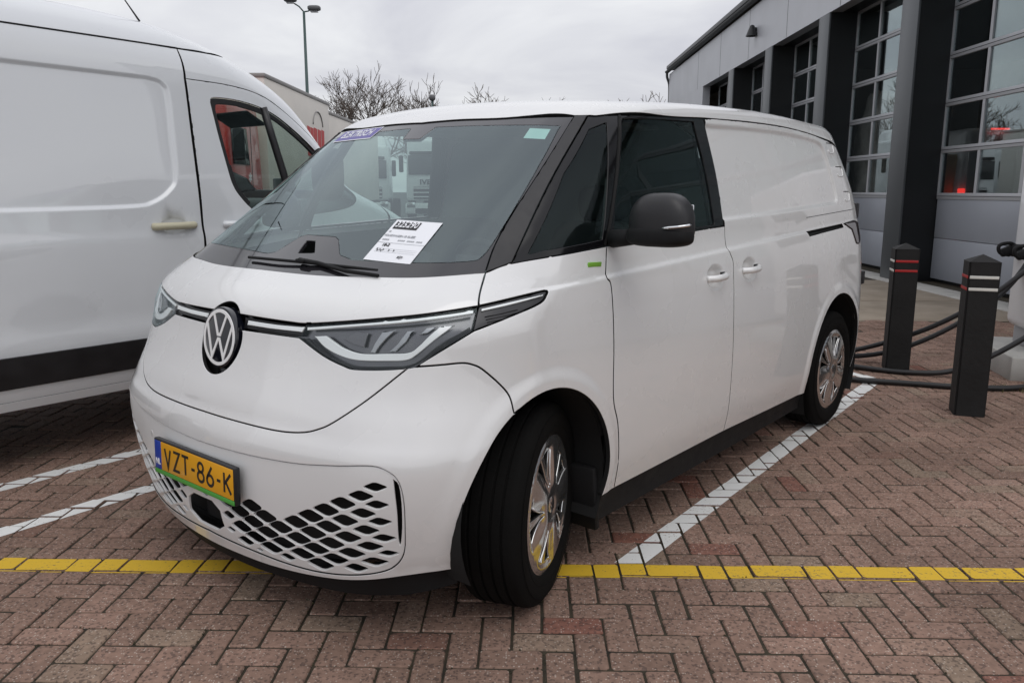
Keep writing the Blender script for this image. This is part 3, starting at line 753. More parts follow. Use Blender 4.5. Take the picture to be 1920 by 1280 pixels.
# dark carrier behind the light strip, the badge and the lamps
carr = half(WR, s3([(.56, 0, 1.085), (.52, .40, 1.065), (.40, .80, 1.10)], 4), s3([(.29, .88, 1.112), (.30, .91, 1.04), (.43, .83, .95)], 4), s3([(.48, .79, .915), (.55, .62, .90), (.60, .38, .965), (.62, .12, .93), (.645, 0, .81)], 4))
panel('front_carrier', WR, carr, BLACK, van, off=-.035, sp=.06, lip=False)
for sg in (1,):
    bar = uvW([(.602, .100, 1.036), (.575, .34, 1.033), (.563, .408, 1.034)], [(.577, .394, .994), (.60, .25, .994), (.612, .105, .993)])
    panel('front_strip_housing', WR, bar, BLACK, van, off=-.013, sp=.05, mirror=True)
    strip = uvW([(.600, .128, 1.026), (.580, .28, 1.025), (.566, .404, 1.028)], [(.572, .398, 1.008), (.59, .25, 1.006), (.604, .128, 1.007)])
    panel('light_strip', WR, strip, DRL, van, off=-.007, sp=.05, mirror=True, depth=.005)
# headlamps
LAMP = [(.578, .398, .994), (.561, .414, 1.035)] + C_BL[::-1][6:][:] if False else None
lamp_top = [p for p in C_BL if p[1] > .42][::-1]
lamp = uvW([(.577, .399, .996), (.562, .415, 1.033)], [(p[0], p[1], p[2] - .004) for p in lamp_top[:-1]], [(.272, .893, 1.100)], [(.313, .912, 1.038)], [(p[0], p[1], p[2]) for p in LAMP_LO[1:]], C_NT[::-1][:-8])
def U_(pts): return WR.uv(s3(pts, 4))
for tup in ((1,),):
    panel('headlamp_reflector', WR, lamp, mat('lamp_dark', (0.16, 0.16, 0.17), 0.22, metal=.7), van, off=-.030, sp=.05, lip=False, mirror=True)
    uo = s3([(.566, .451, 1.002), (.563, .496, .971), (.556, .555, .951), (.541, .624, .941), (.505, .724, .945), (.472, .781, .950), (.451, .808, .968), (.414, .843, 1.009), (.351, .877, 1.058)], 4)
    ui = s3([(.391, .845, 1.054), (.418, .830, 1.030), (.448, .806, .993), (.466, .782, .975), (.501, .720, .970), (.530, .638, .965), (.544, .576, .975), (.550, .537, .990), (.555, .498, 1.008)], 4)
    panel('running_light', WR, uvW(uo, ui), DRL, van, off=-.0045, sp=.04, mirror=True, depth=.012)
    tu = s3([(.565, .415, 1.028), (.510, .606, 1.054), (.454, .735, 1.072), (.284, .890, 1.098)], 5); tl = s3([(.291, .896, 1.087), (.460, .741, 1.061), (.515, .611, 1.043), (.568, .419, 1.015)], 5)
    panel('upper_light_guide', WR, uvW(tu, tl), DRL, van, off=-.0045, sp=.04, mirror=True, depth=.01)
    lb = s3([(.577, .405, .990), (.569, .502, .945), (.557, .588, .921), (.548, .631, .915), (.509, .727, .921), (.473, .788, .928), (.434, .831, .955), (.313, .912, 1.034)], 5)
    lb2 = s3([(.320, .905, 1.052), (.405, .85, .995), (.447, .815, .955), (.475, .784, .938), (.507, .726, .933), (.543, .628, .928), (.560, .555, .938), (.568, .49, .960), (.574, .425, .995)], 5)
    panel('lamp_bezel', WR, uvW(lb, lb2), BLACK, van, off=-.004, sp=.04, mirror=True)
    # faceted reflector blades behind the lens
    SHARD = mat('lamp_facet', (.36, .37, .385), .2, metal=.9)
    for pts in ([(.66, .968), (.672, 1.000), (.690, 1.038), (.735, 1.047), (.712, 1.015), (.690, .985), (.680, .966)], [(.72, .972), (.745, 1.0), (.765, 1.045), (.785, 1.048), (.772, 1.005), (.745, .974)], [(.555, 1.0), (.60, .985), (.64, .98), (.645, 1.03), (.60, 1.035)], [(.80, 1.03), (.812, 1.056), (.84, 1.06), (.822, 1.035)]):
        panel('lamp_facet', WR, WR.uv(front_pts([(.6, a, b) for a, b in pts])), SHARD if pts[0][0] != .555 else MATS['lamp_dark'], van, off=-.018, sp=.03, mirror=True, depth=.006)
    panel('headlamp_lens', WR, lamp, LENS, van, off=-.0015, sp=.05, mirror=True, lip=False)
    fx = uvW(LX_UP, LX_LO[1:], [(.272, .897, 1.102)])
    panel('fender_lamp', WR, fx, mat('ribbed_dark', (0.05, 0.05, 0.053), .3, metal=.3), van, off=-.006, sp=.03, mirror=True)
    xs_ = uvW(s3([(.262, .900, 1.099), (.163, .934, 1.113), (.020, .957, 1.126)], 4), s3([(.026, .96, 1.118), (.169, .939, 1.102), (.268, .906, 1.090)], 4))
    panel('fender_light_strip', WR, xs_, DRL, van, off=.0005, sp=.03, mirror=True, depth=.005)
    for q in (.035, .05, .065, .08, .095):
        # fine ribs of the dark lamp section
        a = (.262 + .005 * q, .905, 1.093 - q * .55); b = (.20 - q * 1.6, .945, 1.100 - q * .40)
        pr = on_side([(a[0] - .0, 0, a[2]), ((a[0] + b[0]) / 2, 0, (a[2] + b[2]) / 2), (b[0], 0, b[2])])
        for sg in (1, -1): tube('lamp_rib', [(p[0], (p[1] - .005) * sg, p[2]) for p in pr], .0016, TRIM, van, 5)
# fenders, doors, side
fen = uvW(C_BS, LX_UP, LX_LO[1:], LAMP_LO[1:], C_BF[1:], C_FA2[1:], [(-.442, .956, .322)], C_DF[::-1][1:], C_BELT[::-1][1:-1])
panel('front_fender', WR, fen, PAINT, van, gap=.003, sp=.03, extra=EXT, mirror=True, depth=.02)
def cup(cx, cz):
    return lambda S: -.026 * sstep(1.0, .45, np.sqrt(((S[:, 0] - cx) / .092) ** 2 + ((S[:, 2] - cz) / .060) ** 2))
H1, H2 = (-1.212, 1.083), (-1.574, 1.093)
def cup_pts(c):
    o = []
    for f in (.15, .4, .6, .75, .85, .92, .97, 1.0, 1.04):
        o += [(c[0] + .092 * f * math.cos(a), c[1] + .060 * f * math.sin(a)) for a in np.linspace(0, 2 * math.pi, 40, endpoint=False)]
    return WR.side(o)
door = uvW(C_DF, [(-1.40, .96, .330)], C_SF[::-1][1:], C_BELT2[::-1][1:-1])
panel('front_door', WR, door, PAINT, van, gap=.0027, sp=.035, extra=np.vstack([EXT, cup_pts(H1)]), disp=cup(*H1), mirror=True, depth=.02)
# load-bay side with its pressed panel
REC = np.array(spline([(-1.43, 1.325), (-2.157, 1.350), (-2.85, 1.378), (-2.965, 1.392), (-2.985, 1.43), (-2.95, 1.55), (-2.895, 1.68), (-2.84, 1.735), (-2.75, 1.752), (-2.557, 1.764), (-2.23, 1.772), (-1.8, 1.768), (-1.40, 1.758)], 5))
REC = np.vstack([REC, [(-1.30, 1.757), (-1.30, 1.322)]])
def rec_disp(S):
    P = S[:, [0, 2]]; d = seg_dist(REC, P); ins_ = inside(REC, P); sd_ = np.where(ins_, d, -d)
    return -.013 * sstep(-.002, .020, sd_) + cup(*H2)(S)
rp = []
cen_ = REC.mean(0)
for d_ in (-.006, .0, .005, .010, .015, .020, .028):
    for p, q in zip(REC, np.roll(REC, -1, 0)):
        t = (q - p) / (np.linalg.norm(q - p) + 1e-9); n_ = np.array([t[1], -t[0]])
        if np.dot(n_, cen_ - p) < 0: n_ = -n_
        for f in np.linspace(0, 1, max(2, int(np.linalg.norm(q - p) / .013)), endpoint=False): rp.append(p + (q - p) * f + n_ * d_)
rp = [p for p in rp if p[0] < -1.345 and p[1] < 1.775]
C_RA = on_side(arch(ARCH_R, math.radians(-10), math.radians(190), 60))
REAR = [(-3.36, .75, 1.665), (-3.45, .74, 1.55), (-3.52, .76, 1.35), (-3.56, .78, 1.1), (-3.56, .80, .6), (-3.54, .82, .34)]
sidep = uvW(C_SFU[::-1], C_SF[1:], C_RA, [(-3.45, .87, .312)], REAR[::-1], C_WT2[::-1][1:-1])
railh = WR.side([(-2.385, 1.238), (-2.41, 1.213), (-2.70, 1.228), (-3.02, 1.242), (-3.01, 1.262), (-2.70, 1.250)])
taill = WR.side([(-3.04, 1.262), (-3.26, 1.276), (-3.34, 1.262), (-3.36, 1.18), (-3.30, 1.13), (-3.23, 1.135), (-3.17, 1.225)])
panel('side_panel', WR, sidep, PAINT, van, gap=.0027, holes=[railh, taill], sp=.035, extra=np.vstack([EXT, cup_pts(H2), WR.side(rp)]), disp=rec_disp, mirror=True, depth=.02)
panel('slide_rail', WR, railh, SHELL, van, off=-.02, sp=.05, lip=False, mirror=True)
panel('tail_lamp', WR, taill, mat('smoked_lamp', (0.03, 0.02, 0.022), .08, coat=1), van, off=.006, sp=.03, mirror=True)
# thin seam of the rear corner
tube('seam', [(p[0], p[1] + .0004, p[2]) for p in on_side([(x, 0, 1.314 + (-2.408 - x) * .037) for x in np.linspace(-2.41, -3.27, 14)])], .0016, SHELL, van, 4)
# three pressed louvres on the rear pillar
for (x0, x1, z0) in ((-2.935, -3.04, 1.742), (-3.03, -3.14, 1.605), (-3.11, -3.21, 1.456)):
    for sg in (1, -1):
        lv = on_side([(x, 0, z0) for x in np.linspace(x0, x1, 6)]); lw_ = on_side([(x, 0, z) for x, z in ((x0 - .01, z0 - .045), (x0 - .03, z0 - .058), (x1 + .01, z0 - .058), (x1 - .012, z0 - .045), (x1 - .008, z0 - .01))])
        tube('louvre_slit', [(p[0], (p[1] + .0003) * sg, p[2]) for p in lv], .0026, SHELL, van, 5)
        tube('louvre_edge', [(p[0], (p[1] - .001) * sg, p[2]) for p in lw_], .0045, PAINT, van, 6)
for (a, b) in ((-3.60, 1.33), (-3.66, .88)):
    yy = .80 if b > 1 else .855
    box('rear_bracket', (.05, .06, .10 if b > 1 else .09), (a, yy, b), TRIM, van, bev=.008)
for sg in (1, -1):
    for (hx_, hz_) in (H1, H2):
        P0 = np.array(on_side([(hx_, 0, hz_)])[0]); y0 = P0[1]
        pts = [(hx_ + .078, y0 - .006, hz_ - .004), (hx_ + .05, y0 + .022, hz_ - .002), (hx_, y0 + .030, hz_), (hx_ - .05, y0 + .024, hz_ + .002), (hx_ - .08, y0 - .004, hz_ + .004)]
        V_, F_ = tube_geo([(p[0], p[1] * sg, p[2]) for p in spline(pts, 4)], .0155, 12)
        o = mk('door_handle', V_, F_, PAINT, van)
        box('handle_gap', (.035, .012, .016), (hx_ - .055, (y0 + .006) * sg, hz_ + .012), TRIM, van, bev=.003)
# windows along the side
quar = WR.uv([(-.585, .79, 1.718), (-.372, .93, 1.285), (-.06, .9, 1.262), (.002, .881, 1.252), (-.30, .80, 1.52), (-.50, .77, 1.69)])
dgl = WR.uv(s3([(-.675, .805, 1.735), (-.96, .81, 1.748), (-1.235, .82, 1.757)], 4) + s3([(-1.262, .86, 1.60), (-1.275, .9, 1.45), (-1.282, .928, 1.312)], 4) + s3([(-.9, .93, 1.298), (-.44, .937, 1.277)], 4) + [(-.5, .9, 1.42)])
band = uvW(C_TR[::-1], C_WT[1:], C_SFU[::-1][1:], C_BELT2[::-1][1:], C_BELT[::-1][1:-7])
def pw(ob): return ob
panel('window_surround', WR, band, BLACK, van, holes=[quar, dgl], sp=.04, off=-.006, mirror=True)
panel('quarter_window', WR, quar, SIDEG, van, off=-.010, sp=.06, lip=False, mirror=True)
panel('door_window', WR, dgl, SIDEG, van, off=-.012, sp=.06, lip=False, mirror=True)
for sg in (1, -1):
    q = on_side([(-.388 - .275 * t, 0, 1.262 + .483 * t) for t in np.linspace(0, 1, 8)])
    tube('window_divider', [(p[0], (p[1] - .006) * sg, p[2]) for p in q], .007, SHELL, van, 6)
apil = uvW(C_SL, C_TR[::-1])
panel('pillar_trim', WR, apil, TRIM, van, off=.002, sp=.03, mirror=True)
# windscreen: black painted border with the clear field inside
wsc = half(WR, C_TOP, C_SL[1:], C_COWL[::-1][1:])
fr_l = [(.362, -.089, 1.231), (.352, -.048, 1.238), (.276, -.002, 1.292), (.261, .03, 1.301), (.260, .19, 1.299), (.272, .222, 1.290), (.325, .300, 1.243), (.341, .375, 1.231)]
fr_l += spline([(.341, .375, 1.231), (.27, .62, 1.232), (.185, .765, 1.237), (.137, .792, 1.250), (.040, .780, 1.318), (-.17, .742, 1.49), (-.405, .688, 1.685), (-.424, .66, 1.703), (-.37, .40, 1.714), (-.339, .108, 1.719)], 3)
fr_l += [(-.265, .088, 1.669), (-.270, -.018, 1.672), (-.337, -.040, 1.720)]
fr_l += spline([(-.337, -.040, 1.720), (-.37, -.4, 1.714), (-.424, -.66, 1.703), (-.405, -.688, 1.685), (-.17, -.742, 1.49), (.040, -.780, 1.318), (.137, -.792, 1.25), (.185, -.765, 1.237), (.27, -.60, 1.243), (.335, -.30, 1.238), (.362, -.089, 1.231)], 3)[1:-1]
FRIT = WR.uv(fr_l)
camw = WR.uv([(.347, .085, 1.240), (.339, .168, 1.244), (.291, .109, 1.280), (.293, .063, 1.280)])
panel('windscreen_border', WR, wsc, mat('screen_border', (.020, .019, .022), .08, coat=.6), van, holes=[FRIT, camw], off=-.006, sp=.04)
panel('windscreen', WR, FRIT, SCREENG, van, off=-.007, sp=.05, lip=False)
# roof
rf = half(TP, C_TOP, [(-.512, .722, 1.741)], C_WT, C_WT2[1:], [(-3.40, .55, 1.72), (-3.42, .3, 1.74), (-3.43, 0, 1.75)])
panel('roof', TP, rf, PAINT, van, sp=.045, depth=.03)
rear_o = RE.uv([(0, y, z) for y, z in ((-.72, .34), (.72, .34), (.72, 1.3), (.66, 1.6), (.5, 1.7), (-.5, 1.7), (-.66, 1.6), (-.72, 1.3))])
panel('tailgate', RE, rear_o, PAINT, van, sp=.06)
# black lower edges
sill = uvW(on_side([(-.36, 0, .318), (-1.4, 0, .326), (-2.46, 0, .336)]), on_side([(-2.46, 0, .215), (-1.4, 0, .205), (-.36, 0, .20)]))
panel('sill_cladding', WR, sill, PLAST, van, off=-.012, sp=.06, mirror=True, depth=.05)
lipp = half(WR, [(p[0], p[1], p[2] + .004) for p in C_BB[::-1]], [(.36, .89, .20), (.5, .79, .175), (.62, .56, .155), (.68, .2, .150), (.69, 0, .150)])
panel('lower_lip', WR, lipp, PLAST, van, off=-.022, sp=.06, depth=.06)
# hidden dark shell under the joints, wheel housings, floor
inn = uvW(on_side([(-.37, 0, 1.235), (-1.4, 0, 1.27), (-3.45, 0, 1.31)]), on_side([(-3.45, 0, .34), (-3.36, 0, .40)]) + [p for p in on_side(arch(ARCH_R, math.pi - .02, .02, 24))] + on_side([(-2.44, 0, .33), (-.37, 0, .33)]), on_side([(-.36, 0, .45)]))
panel('inner_side', WR, inn, SHELL, van, off=-.032, sp=.12, lip=False, mirror=True)
inf = uvW([(.16, .835, 1.16), (.05, .86, 1.19), (-.36, .938, 1.23)], on_side([(-.37, 0, .62)]) + on_side(arch(ARCH_F, math.radians(160), math.radians(-20), 24)), [(.43, .84, .30), (.44, .83, .95), (.30, .90, 1.05), (.23, .87, 1.12)])
panel('inner_fender', WR, inf, SHELL, van, off=-.034, sp=.12, lip=False, mirror=True)
inb = half(WR, s3([(.43, 0, 1.16), (.40, .40, 1.165), (.19, .82, 1.18)], 4), [(.26, .88, 1.10), (.44, .83, .94), (.44, .83, .66)], [(.56, .72, .66), (.70, .3, .66), (.72, 0, .66)])
panel('inner_front', WR, inb, SHELL, van, off=-.048, sp=.12, lip=False)
for sg in (1, -1):
    for (cx, cz, rr) in (ARCH_F, ARCH_R):
        V_, F_ = [], []
        n = 28
        for i in range(n + 1):
            a = math.radians(-28) + math.radians(236) * i / n
            for yy in (.955, .90, .60, .45): V_.append((cx + (rr + .006) * math.cos(a), yy * sg, cz + (rr + .006) * math.sin(a)))
        for i in range(n):
            for k in range(3): F_.append((i * 4 + k, i * 4 + k + 1, i * 4 + 5 + k, i * 4 + 4 + k))
        c0 = len(V_); V_.append((cx, .45 * sg, cz))
        for i in range(n): F_.append((c0, i * 4 + 3, i * 4 + 7))
        mk('wheel_housing', V_, F_, SHELL, van)
        if cx > -1: box('mud_flap', (.03, .20, .26), (cx - .375, .84 * sg, .30), PLAST, van, bev=.01, rot=(0, .12, 0))
box('floor_pan', (3.9, 1.30, .08), (-1.55, 0, .27), SHELL, van, bev=.02)
box('front_undertray', (1.0, 1.0, .06), (.12, 0, .23), SHELL, van, bev=.02)

# ---- badge
def surf_pt(y, z, off=0.0):
    P = np.array(front_pts([(.6, y, z)])[0]); n = WR.normal(WR.uv([P]))[0]
    return Vector(P + n * off), Vector(n)
bp_, bn_ = surf_pt(0, BADGE[1], .0)
BM = frame(bp_ + bn_ * .004, (0, 1, 0), (-.15, 0, 1))
bd = lathe('badge', [(.0, .004), (.100, .004), (.106, .002), (.108, -.006), (.108, -.03)], mat('badge_black', (.006, .007, .012), .08, coat=.6), van, seg=64, axis='Z')
bd.data.transform(BM)
rg = lathe('badge_ring', [(.0865, .004), (.0865, .0060), (.0975, .0060), (.0985, .0050), (.0985, .003)], mat('badge_white', (.88, .88, .87), .3, coat=.5), bd, seg=64, axis='Z')
rg.data.transform(BM)
def strokes(name, polys, w, m, parent, M, h=.004, z0=.004):
    V, F = [], []
    for pl in polys:
        P = [Vector(p) for p in pl]; L_, R_ = [], []
        for i, p in enumerate(P):
            a = (p - P[i - 1]).normalized() if i else (P[1] - P[0]).normalized()
            b = (P[i + 1] - p).normalized() if i < len(P) - 1 else a
            t = a + b; t = t.normalized() if t.length > 1e-6 else a
            n = Vector((-t.y, t.x)); k = w / 2 / max(.35, n.dot(Vector((-a.y, a.x))))
            L_.append(p + n * k); R_.append(p - n * k)
        s0 = len(V); n_ = len(P)
        for zz in (z0, z0 + h):
            for q in L_: V.append((q.x, q.y, zz))
            for q in R_: V.append((q.x, q.y, zz))
        for i in range(n_ - 1):
            a, b, c, d = s0 + 2 * n_ + i, s0 + 2 * n_ + i + 1, s0 + 3 * n_ + i + 1, s0 + 3 * n_ + i
            F += [(d, c, b, a), (s0 + i, s0 + i + 1, b, a), (s0 + n_ + i, d, c, s0 + n_ + i + 1)]
        for i in (0, n_ - 1): F.append((s0 + i, s0 + 2 * n_ + i, s0 + 3 * n_ + i, s0 + n_ + i))
    o = mk(name, V, F, m, parent, smooth=False); o.data.transform(M); return o
BW = MATS['badge_white']
strokes('badge_lettering', [[(-.040, .081), (-.008, .010), (.008, .010), (.040, .081)],
                            [(-.078, .043), (-.036, -.070), (-.0045, -.006), (.0045, -.006), (.036, -.070), (.078, .043)]], .0112, BW, bd, BM, h=.0018)
# ---- number plate
pz0, pz1 = .4445, .571
pl_, pn_ = surf_pt(0, .51)
PM = frame((.752, 0, .5075), (0, 1, 0), (-.03, 0, 1))
def prect(name, x0, x1, y0, y1, z, m, parent, th=.004, bev=.0015):
    o = box(name, (x1 - x0, y1 - y0, th), ((x0 + x1) / 2, (y0 + y1) / 2, z), m, parent, bev=bev); o.data.transform(PM); return o
plate = prect('number_plate_holder', -.268, .268, -.069, .0625, 0, mat('plate_black', (.012, .012, .014), .35), van, th=.022, bev=.006)
PLY = mat('plate_orange', (.76, .36, .012), .35, noise=.03, nscale=3); PLB = mat('plate_blue', (.012, .045, .33), .4)
prect('plate_face', -.214, .259, -.050, .055, .0105, PLY, plate)
prect('plate_country_band', -.260, -.214, -.050, .055, .0105, PLB, plate)
prect('plate_dealer_strip', -.262, .262, -.0675, -.0515, .0112, mat('plate_green', (.075, .34, .055), .4), plate)
text('plate_country_code', 'NL', .030, WHITE, plate, PM @ Matrix.Translation((-.236, -.022, .0135)), sx=.9, bold=.0006)
PT = lambda x: PM @ Matrix.Translation((x, .002, .0132))
GL = {'V': [[(-.5, 1), (0, -1), (.5, 1)]], 'Z': [[(-.5, 1), (.5, 1), (-.5, -1), (.5, -1)]], 'T': [[(-.55, 1), (.55, 1)], [(0, 1), (0, -1)]],
      '-': [[(-.4, -.08), (.4, -.08)]], 'K': [[(-.45, 1), (-.45, -1)], [(.5, 1), (-.40, -.12)], [(-.22, .10), (.55, -1)]],
      '8': [[(.0 + .42 * math.sin(a), .52 + .48 * math.cos(a)) for a in np.linspace(0, 2 * math.pi, 19)], [(.5 * math.sin(a), -.47 + .53 * math.cos(a)) for a in np.linspace(0, 2 * math.pi, 19)]],
      '6': [[(.5 * math.sin(a), -.45 + .55 * math.cos(a)) for a in np.linspace(0, 2 * math.pi, 19)], [(.28, 1), (-.05, .45), (-.36, -.0), (-.5, -.45)]]}
xx = -.165
for ch, adv in (('V', .062), ('Z', .060), ('T', .052), ('-', .050), ('8', .060), ('6', .054), ('-', .052), ('K', .06)):
    strokes('plate_character', [[(xx + p[0] * (.040 if ch != '-' else .026), p[1] * .0335 + .002) for p in pl] for pl in GL[ch]], .0098, INK, plate, PM, h=.001, z0=.0126)
    xx += adv
text('plate_dealer_text', 'de groene lease auto', .010, mat('dealer_text', (.03, .16, .05), .5), plate, PM @ Matrix.Translation((-.03, -.0597, .0138)), sx=1.3) if False else None
# parking sensors
for yy, zz in ((-.40, .545),):
    P_, n_ = surf_pt(yy, zz, -.0045)
    o = lathe('parking_sensor', [(.0, .0015), (.011, .0015), (.0125, .0), (.0125, -.004)], PAINT, van, seg=20, axis='Z'); o.data.transform(Matrix.Translation(P_) @ n_.to_track_quat('Z', 'Y').to_matrix().to_4x4())
# ---- wheels
class Disc:
    kind = 'disc'
    def __init__(s, R_, dome): s.R, s.dome = R_, dome
    def S(s, U):
        U = np.asarray(U, float); r = np.hypot(U[:, 0], U[:, 1]); return np.c_[U[:, 0], s.dome(r), U[:, 1]]
    def normal(s, U):
        U = np.asarray(U, float); r = np.hypot(U[:, 0], U[:, 1]) + 1e-9; e = 1e-3; dr = (s.dome(r + e) - s.dome(r - e)) / (2 * e)
        n = np.c_[-dr * U[:, 0] / r, np.ones(len(U)), -dr * U[:, 1] / r]; return n / np.linalg.norm(n, axis=1)[:, None]
TYRE = RUBBER.copy(); TYRE.name = 'tyre_tread'; t_ = TYRE.node_tree; b_ = t_.nodes['Principled BSDF']
co_ = t_.nodes.new('ShaderNodeTexCoord'); se_ = t_.nodes.new('ShaderNodeSeparateXYZ'); t_.links.new(co_.outputs['Object'], se_.inputs[0])
at_ = t_.nodes.new('ShaderNodeMath'); at_.operation = 'ARCTAN2'; t_.links.new(se_.outputs[2], at_.inputs[0]); t_.links.new(se_.outputs[0], at_.inputs[1])
my_ = t_.nodes.new('ShaderNodeMath'); my_.operation = 'MULTIPLY_ADD'; my_.inputs[1].default_value = 72 / (2 * math.pi); t_.links.new(at_.outputs[0], my_.inputs[0])
sk_ = t_.nodes.new('ShaderNodeMath'); sk_.operation = 'MULTIPLY'; sk_.inputs[1].default_value = 9.0; t_.links.new(se_.outputs[1], sk_.inputs[0]); t_.links.new(sk_.outputs[0], my_.inputs[2])
fr_ = t_.nodes.new('ShaderNodeMath'); fr_.operation = 'FRACT'; t_.links.new(my_.outputs[0], fr_.inputs[0])
ct_ = t_.nodes.new('ShaderNodeMath'); ct_.operation = 'GREATER_THAN'; ct_.inputs[1].default_value = .16; t_.links.new(fr_.outputs[0], ct_.inputs[0])
bu_ = t_.nodes.new('ShaderNodeBump'); bu_.inputs['Strength'].default_value = .9; bu_.inputs['Distance'].default_value = .004; t_.links.new(ct_.outputs[0], bu_.inputs['Height'])
t_.links.new(bu_.outputs[0], b_.inputs['Normal'])
def build_wheel(parent, R0=.362, cover_m=RIMM):
    hub = lathe('wheel', [(.0, -.03), (.10, -.03), (.19, -.02), (.222, .06), (.232, .088), (.232, -.10), (.10, -.11)], SHELL, parent, seg=40)
    pr = [(.228, .086), (.242, .098), (.250, .108), (.268, .1155), (.292, .1175), (.318, .1165), (.338, .110), (.350, .101)]
    for k, h in enumerate((.098, .092, .085)): pr.append((R0 - .0075 + .003 * k, h))
    tread = []; h = .080
    for g in (.058, .020, -.020, -.058):
        tread += [(R0 - (0.0005 if abs(h) > .05 else 0), h), (R0, g + .0055), (R0 - .0075, g + .0035), (R0 - .0075, g - .0035), (R0, g - .0055)]; h = g - .01
    tread.append((R0, -.080))
    prof = pr + tread + [(r, -hh) for r, hh in pr[::-1]]
    n_out = len(pr); nm = len(prof) - 1
    fm_ = [1 if n_out <= i < n_out + len(tread) else 0 for i in range(nm)]
    ty = lathe('tyre', prof, RUBBER, hub, seg=96, ms=[RUBBER, TYRE], fmi=fm_)
    for rr in (.283, .326): tube('tyre_rib', [(rr * math.cos(a), .1165 + .0004, rr * math.sin(a)) for a in np.linspace(0, 2 * math.pi, 64, endpoint=False)], .0012, RUBBER, hub, 5, True)
    dome = lambda r: .111 + .012 * np.cos(np.clip(r / .245, 0, 1) * math.pi / 2) - .010 * np.exp(-(r / .045) ** 2) - .007 * sstep(.230, .251, r)
    D = Disc(.251, dome)
    circ = [(.251 * math.cos(a), .251 * math.sin(a)) for a in np.linspace(0, 2 * math.pi, 90, endpoint=False)]
    hl = []; ribs = []
    for k in range(5):
        a0 = 2 * math.pi * k / 5 + math.pi / 2
        for sg in (1, -1):
            P = []
            for t in np.linspace(0, 1, 9): r = .086 + .120 * t; P.append((r, math.radians(3.0 + 1.5 * t)))
            for t in np.linspace(1, 0, 9): r = .086 + .120 * t; P.append((r, math.radians(6.5 + 11.5 * t ** 1.3)))
            hl.append([(r * math.cos(a0 + sg * a), r * math.sin(a0 + sg * a)) for r, a in P])
            if sg > 0: ribs.append([(r, a0 + sg * math.radians(6.5 + 11.5 * t ** 1.3 + .8)) for t in np.linspace(.05, 1, 10) for r in [.086 + .120 * t]])
    def cd(S):
        r = np.hypot(S[:, 0], S[:, 2]); a = (np.arctan2(S[:, 2], S[:, 0]) - math.pi / 2) % (2 * math.pi / 5); a = np.minimum(a, 2 * math.pi / 5 - a)
        return -.010 * sstep(math.radians(30), math.radians(12), a) * sstep(.06, .12, r) * (1 - sstep(.205, .232, r))
    panel('wheel_cover', D, circ, cover_m, hub, holes=hl, sp=.012, ed=.007, gap=0, depth=.012, disp=cd)
    for rb in ribs:
        tube('cover_edge_rib', [(r * math.cos(a), float(dome(np.array(r))) - .004, r * math.sin(a)) for r, a in rb], [.0015 + .0026 * i / 9 for i in range(10)], RIMW, hub, 6)
    lathe('cover_cap', [(.0, .119), (.026, .119), (.031, .116), (.032, .104)], cover_m, hub, seg=32)
    strokes('cap_emblem', [[(-.012, .021), (-.003, .002), (.003, .002), (.012, .021)], [(-.021, .010), (-.010, -.019), (0, .0), (.010, -.019), (.021, .010)]], .0045, INK, hub, frame((0, .1186, 0), (1, 0, 0), (0, 0, 1)) @ Matrix.Rotation(math.pi, 4, 'Y'), h=.001, z0=.0005)
    return hub
w0 = build_wheel(van); ZC = .3615
ST = .352
w0.location = (-.10 * math.sin(ST), .725 + .10 * math.cos(ST), ZC); w0.rotation_euler = (0, .3, ST)
w0.rotation_euler = (Matrix.Rotation(ST, 3, 'Z') @ Matrix.Rotation(.35, 3, 'Y')).to_euler()
for (x, y, rot) in ((-2.989, .822, Matrix.Rotation(1.1, 3, 'Y')), (-2.989, -.822, Matrix.Rotation(math.pi, 3, 'Z')), (-.02, -.815, Matrix.Rotation(math.pi + ST, 3, 'Z'))):
    w = copy_tree(w0, van); w.location = (x, y, ZC); w.rotation_euler = rot.to_euler()
# ---- door mirrors
def blob(name, c, s, e, m, parent, n=20, k=28, fn=None):
    V, F = [], []
    for i in range(n + 1):
        ph = -math.pi / 2 + math.pi * i / n
        for j in range(k):
            th = 2 * math.pi * j / k
            f = lambda v, q: math.copysign(abs(v) ** q, v)
            p = Vector((f(math.cos(ph), e) * f(math.cos(th), e), f(math.cos(ph), e) * f(math.sin(th), e), f(math.sin(ph), e)))
            if fn: p = fn(p)
            V.append((c[0] + p.x * s[0], c[1] + p.y * s[1], c[2] + p.z * s[2]))
    for i in range(n):
        for j in range(k):
            l = (j + 1) % k; F.append((i * k + j, i * k + l, (i + 1) * k + l, (i + 1) * k + j))
    return mk(name, V, F, m, parent)
for sg in (1, -1):
    def shp(p):
        z = p.z; y = p.y * sg
        x = p.x * (1.0 if p.x > 0 else .55)
        if z > 0: y = y * (1 - .20 * z * z)
        return Vector((x, y * sg, z if z > 0 else z * .55))
    mh = blob('mirror_housing', (-.44, 1.131 * sg, 1.335), (.080, .118, .116), .60, TRIM, van, fn=shp)
    lowr = blob('mirror_base', (-.435, 1.128 * sg, 1.303), (.080, .122, .040), .6, PLAST, van, fn=lambda p: Vector((p.x if p.x > 0 else p.x * .5, p.y, p.z)))
    tube('mirror_arm', [(-.42, .935 * sg, 1.285), (-.42, .99 * sg, 1.290), (-.43, 1.05 * sg, 1.297)], [.034, .030, .026], PLAST, van, 12)
    tube('mirror_indicator', [(-.44 + .083 * math.cos(a) ** .6, (1.131 + .121 * math.sin(a) ** .6) * sg, 1.331 + .012 * a / 1.4) for a in np.linspace(.18, 1.42, 14)], [.0035] * 2 + [.0055] * 12, CHROME, van, 8)
    box('mirror_glass', (.006, .19, .12), (-.484, 1.13 * sg, 1.35), CHROME, van, bev=.003)
